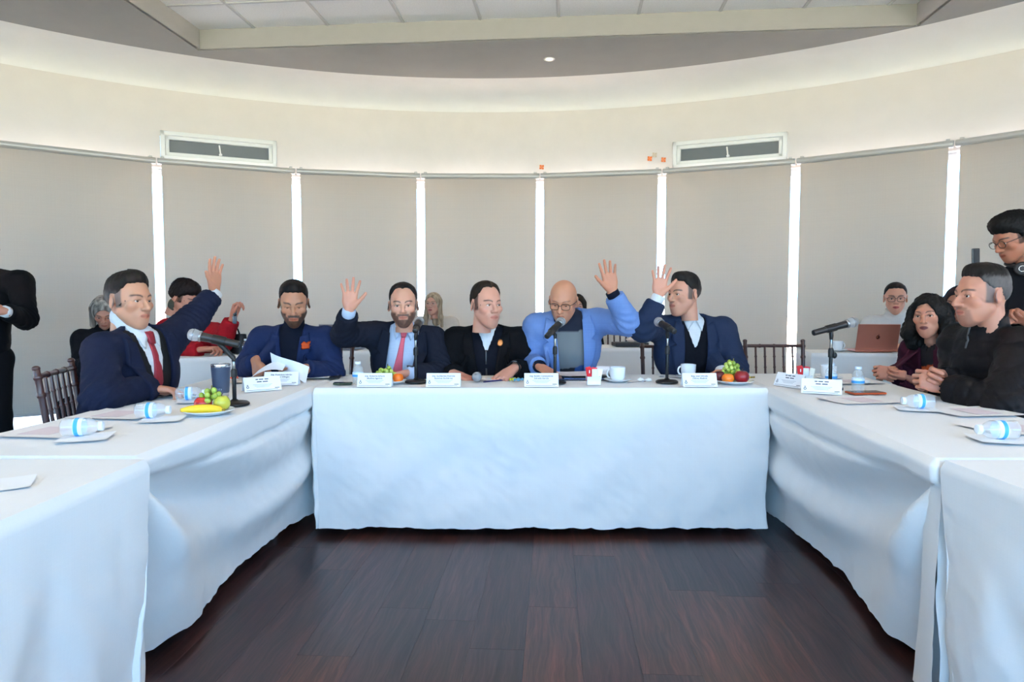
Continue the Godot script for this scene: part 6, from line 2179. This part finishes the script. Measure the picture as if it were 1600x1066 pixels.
	fruit("pear", "yellow green pear on the left fruit plate", V(-1.115, TOP + 0.038, -2.605), V(0.031, 0.032, 0.031), lin(210, 202, 70), lin(188, 190, 80))
	banana("yellow banana at the front of left plate", V(-1.148, TOP + 0.026, -2.535), 0.05, 0.165)
	grapes("green grapes piled on the left plate", V(-1.155, TOP + 0.050, -2.60), 26, V(0.036, 0.044, 0.028), 3)
	plate("white plate with oranges and red apple at table end", 1.160, -3.545, 0.100)
	fruit("apple", "large dark red apple at front of right plate", V(1.185, TOP + 0.040, -3.505), V(0.038, 0.035, 0.036), lin(128, 16, 30), lin(150, 30, 40))
	fruit("plum", "dark plum at the left of the right plate", V(1.085, TOP + 0.038, -3.555), V(0.029, 0.030, 0.029), lin(74, 16, 30), lin(96, 26, 36), false)
	fruit("orange", "bright orange at front of the right plate", V(1.110, TOP + 0.033, -3.492), V(0.031, 0.027, 0.030), lin(238, 118, 24), lin(246, 136, 40), false)
	banana("banana mostly behind fruit on the right plate", V(1.185, TOP + 0.028, -3.60), 0.15, 0.15)
	grapes("tall heap of green grapes on the right plate", V(1.150, TOP + 0.040, -3.560), 46, V(0.050, 0.078, 0.036), 5)
	plate("white fruit plate half hidden behind a name card", -0.640, -3.545, 0.088)
	grapes("green grapes behind the pink tie man's card", V(-0.655, TOP + 0.034, -3.545), 30, V(0.050, 0.056, 0.030), 8)
	fruit("orange", "orange peeking out right of a name card", V(-0.590, TOP + 0.033, -3.515), V(0.028, 0.027, 0.028), lin(238, 110, 24), lin(246, 130, 40), false)
	# coffee
	cup("white coffee cup beside the red sugar packets", 0.565, -3.64)
	cup("white coffee cup behind the fruit plate name card", 0.985, -3.80)
	cup("white coffee cup on the right table behind microphone stand", 1.74, -3.74, TOP, 0.4)
	cup("white coffee cup on back table beside rose gold laptop", 2.56, -5.36, 0.795, 0.0)
	sugar_box("white holder of red sugar packets on middle table", 0.420, -3.51, 0.05)
	sugar_box("white holder of red sugar packets on right table", 1.535, -3.56, -0.4)
	for e in [[0.655, -3.58, 0.55, "teaspoon beside the coffee cup on middle table"], [0.885, -3.80, 2.6, "teaspoon behind the microphone stand base"]]:
		o = thing("teaspoon", e[3], "spoon", V(e[0], TOP, e[1]), e[2])
		mb = MB.new()
		mb.tube([V(-0.06, 0.004, 0), V(-0.01, 0.004, 0), V(0.035, 0.004, 0)], [0.0028, 0.0018, 0.0022], 6)
		mb.ball(V(0.050, 0.005, 0), V(0.019, 0.004, 0.011), 12, 6)
		part("spoon", mb.done(), mat("steel_bright", rgb(200, 202, 206), 0.2, 0.9), o)
	for e in [[0.69, -3.64, "crumpled white creamer cup right of the coffee cup"], [0.73, -3.63, "small torn white wrapper right of the creamer"], [1.44, -3.62, "crumpled napkin behind the edge-on name card"], [1.84, -3.53, "crumpled foil wrapper beside the right bottle"]]:
		o = thing("wrapper", e[2], "wrapper", V(e[0], TOP, e[1]))
		mb = MB.new()
		mb.surf(10, 8, func(u, v): return V(cos(u * TAU) * sin(v * PI) * 0.018, 0.010 - cos(v * PI) * 0.009, -sin(u * TAU) * sin(v * PI) * 0.014) * (1.0 + 0.5 * noise.get_noise_3d(cos(u * TAU) * 90 + e[0] * 77, v * 120, sin(u * TAU) * 90)))
		part("foil", mb.done(), mat("wrapper_white", rgb(230, 230, 228), 0.6), o)
	for e in [[0.012, -3.665, rgb(224, 214, 60), "yellow wrapped sweet left of the bald man's card"], [0.035, -3.650, rgb(70, 150, 190), "blue wrapped sweet beside the yellow one"], [-1.535, -3.74, rgb(228, 96, 70), "orange wrapped sweet before the reading man"]]:
		o = thing("sweet", e[3], "sweet", V(e[0], TOP, e[1]), 0.5)
		mb = MB.new()
		mb.ball(V(0, 0.009, 0), V(0.014, 0.009, 0.010), 12, 8)
		for sg in [-1.0, 1.0]: mb.tube([V(sg * 0.012, 0.009, 0), V(sg * 0.020, 0.009, 0), V(sg * 0.026, 0.010, 0)], [0.003, 0.006, 0.009], 8)
		part("wrapped_sweet", mb.done(), mat("sweet_%s" % (e[2] as Color).to_html(), e[2], 0.35), o)
	# phones and wallet
	phone("black phone by the navy suit man's hand", -1.575, -3.08, -0.15, rgb(16, 16, 20), rgb(20, 20, 24))
	phone("dark green phone at the corner of middle table", -0.872, -3.50, 0.1, rgb(34, 48, 36), rgb(44, 62, 44), 0.095)
	phone("black phone in orange case on the right table", 1.635, -3.14, 0.1, rgb(24, 20, 20), rgb(188, 78, 34), 0.16)
	o = thing("wallet", "brown leather wallet before the reading man", "wallet", V(-1.40, TOP, -3.70), 0.2)
	mb = MB.new()
	mb.box(V(0, 0.008, 0), V(0.11, 0.015, 0.085), 0.005)
	part("leather", mb.done(), mat("leather_brown", rgb(104, 66, 38), 0.6), o)
	o = thing("eyeglass_case", "black case beside the brown wallet", "case", V(-1.33, TOP, -3.66), 0.3)
	mb = MB.new()
	mb.ball(V(0, 0.014, 0), V(0.07, 0.014, 0.026), 18, 8)
	part("shell", mb.done(), mat("case_black", rgb(22, 22, 24), 0.5), o)
	o = thing("clipboard", "black clipboard with white page at table end", "clipboard", V(-1.08, TOP, -3.82), 0.15)
	mb = MB.new()
	mb.box(V(0, 0.003, 0), V(0.23, 0.005, 0.16), 0.001)
	part("board", mb.done(), mat("case_black", rgb(22, 22, 24), 0.5), o)
	mb = MB.new()
	mb.box(V(-0.02, 0.006, 0.0), V(0.15, 0.001, 0.12))
	part("page", mb.done(), mat("paper_white", rgb(238, 234, 234), 0.85), o)
	for e in [[-1.49, -3.06, 0.05, rgb(30, 60, 120), "dark blue pen beside the navy suit man's hand"], [-0.10, -3.62, 0.7, rgb(28, 34, 90), "blue pen beside the lying silver microphone"]]:
		o = thing("pen", e[4], "pen", V(e[0], TOP, e[1]), e[2])
		mb = MB.new()
		mb.tube([V(-0.065, 0.005, 0), V(0.055, 0.005, 0), V(0.067, 0.0045, 0)], [0.0042, 0.0042, 0.001], 8)
		part("barrel", mb.done(), mat("pen_%s" % (e[3] as Color).to_html(), e[3], 0.35), o)
	# back tables
	laptop("grey laptop with round black sticker on back table", V(-1.44, 0.776, -5.86), -0.25, rgb(128, 128, 136), 0)
	laptop("rose gold laptop before the woman in white turtleneck", V(2.80, 0.796, -5.33), -0.08, rgb(196, 128, 108), 1)
	o = thing("black_folder", "flat black folder on the back table behind blazers", "folder", V(1.08, 0.776, -6.25), 0.05)
	mb = MB.new()
	mb.box(V(0, 0.018, 0), V(0.30, 0.034, 0.22), 0.004)
	part("cover", mb.done(), mat("case_black", rgb(22, 22, 24), 0.5), o)
	o = thing("tissue", "crumpled beige tissue on the black folder", "tissue", V(1.09, 0.812, -6.22))
	mb = MB.new()
	mb.surf(12, 8, func(u, v): return V(cos(u * TAU) * sin(v * PI) * 0.045, 0.022 - cos(v * PI) * 0.020, -sin(u * TAU) * sin(v * PI) * 0.03) * (1.0 + 0.5 * noise.get_noise_3d(cos(u * TAU) * 90, v * 120, sin(u * TAU) * 90)))
	part("paper", mb.done(), mat("tissue_beige", rgb(222, 208, 196), 0.9), o)
	o = thing("shoulder_bag", "black bag on the back table beside red jacket", "bag", V(-2.20, 0.776, -5.42), -0.6)
	mb = MB.new()
	mb.surf(20, 10, func(u, v):
		var a: float = u * TAU
		var e := V(signf(cos(a)) * pow(absf(cos(a)), 0.5) * 0.13 * (1.0 - 0.10 * v), v * 0.14, -signf(sin(a)) * pow(absf(sin(a)), 0.5) * 0.055 * (1.0 - 0.35 * v))
		return e + V(0.004 * noise.get_noise_2d(u * 200, v * 90), 0.012 * v * sin(u * 9.0), 0))
	mb.face([V(-0.11, 0.135, 0.03), V(0.11, 0.135, 0.03), V(0.11, 0.135, -0.03), V(-0.11, 0.135, -0.03)])
	part("bag_body", mb.done(), mat("bag_black", rgb(26, 26, 28), 0.6), o)
	mb = MB.new()
	mb.tube([V(-0.07, 0.13, 0.0), V(-0.05, 0.19, 0.01), V(0.05, 0.19, 0.01), V(0.07, 0.13, 0.0)], [0.007], 8)
	part("strap", mb.done(), mat("bag_black", rgb(26, 26, 28), 0.6), o)
	# cameras and phones in hands
	o = thing("compact_camera", "small silver camera held by the boy in red", "camera", V(-2.13, 1.04, -5.24), 0.5)
	mb = MB.new()
	mb.box(V(0, 0.03, 0), V(0.032, 0.115, 0.062), 0.008)
	part("camera_body", mb.done(), mat("camera_grey", rgb(88, 96, 104), 0.3, 0.5), o)
	mb = MB.new()
	mb.T = Transform3D(Basis(V(1, 0, 0), PI / 2), V(0, 0.045, 0.03))
	mb.lathe([Vector2(0, 0), Vector2(0.013, 0), Vector2(0.014, 0.010), Vector2(0.011, 0.012), Vector2(0, 0.010)], 18)
	part("lens", mb.done(), mat("lens_black", rgb(16, 16, 20), 0.15), o)
	o = thing("smartphone", "dark phone held up above the quilted jacket man", "phone", V(2.475, 1.345, -3.66), 0.3)
	mb = MB.new()
	mb.T = Transform3D(Basis(V(0, 0, 1), 0.06), Vector3.ZERO)
	mb.box(V(0, 0.045, 0), V(0.052, 0.15, 0.010), 0.003)
	part("case", mb.done(), mat("phone_dark", rgb(26, 30, 34), 0.3), o)
	# chairs
	var gname := "dark wooden banquet chairs"
	chair("dark wooden banquet chair of the navy suit man", V(-1.70, 0, -2.93), PI / 2 + 0.27, gname)
	chair("empty dark wooden chair at end of the right table", V(1.765, 0, -4.36), 0.0, gname)
	for e in [[-1.25, -4.27, "chair of the man reading papers"], [-0.68, -4.30, "chair of the man with pink tie"], [-0.15, -4.30, "chair of the man in black blazer"], [0.33, -4.28, "chair of the bald man"], [1.06, -4.30, "chair of the man in blue blazer"]]:
		chair("dark wooden " + e[2], V(e[0], 0, e[1]), 0.0, gname)
	chair("dark wooden chair of the woman in burgundy", V(2.46, 0, -3.88), -PI / 2 + 0.3, gname)
	chair("dark wooden chair of the quilted jacket man", V(2.34, 0, -3.15), -PI / 2 + 0.2, gname)
	chair("dark wooden chair behind the back table right of bald man", V(1.05, 0, -6.72), 0.05, gname)
	chair("dark wooden chair behind the grey laptop", V(-1.80, 0, -6.42), 0.3, gname)
	chair("dark wooden chair of the fair-haired woman", V(-0.79, 0, -7.02), 0.0, gname)
	chair("dark wooden chair of the hidden dark-haired woman", V(0.68, 0, -7.02), 0.0, gname)
	chair("dark wooden chair of the woman in white turtleneck", V(3.30, 0, -5.86), -0.1, gname)
	chair("dark wooden chair of the boy in red", V(-2.68, 0, -5.66), 0.5, gname)
	chair("dark wooden chair of the grey-haired woman", V(-3.17, 0, -5.32), 0.5, gname)
	chair("dark wooden chair of the half hidden woman at right", V(3.30, 0, -4.98), -0.6, gname)

func _ready() -> void:
	noise.seed = 7
	noise.frequency = 0.02
	rng.seed = 11
	setup()
	build_room()
	build_tables()
	build_people()
	build_props()
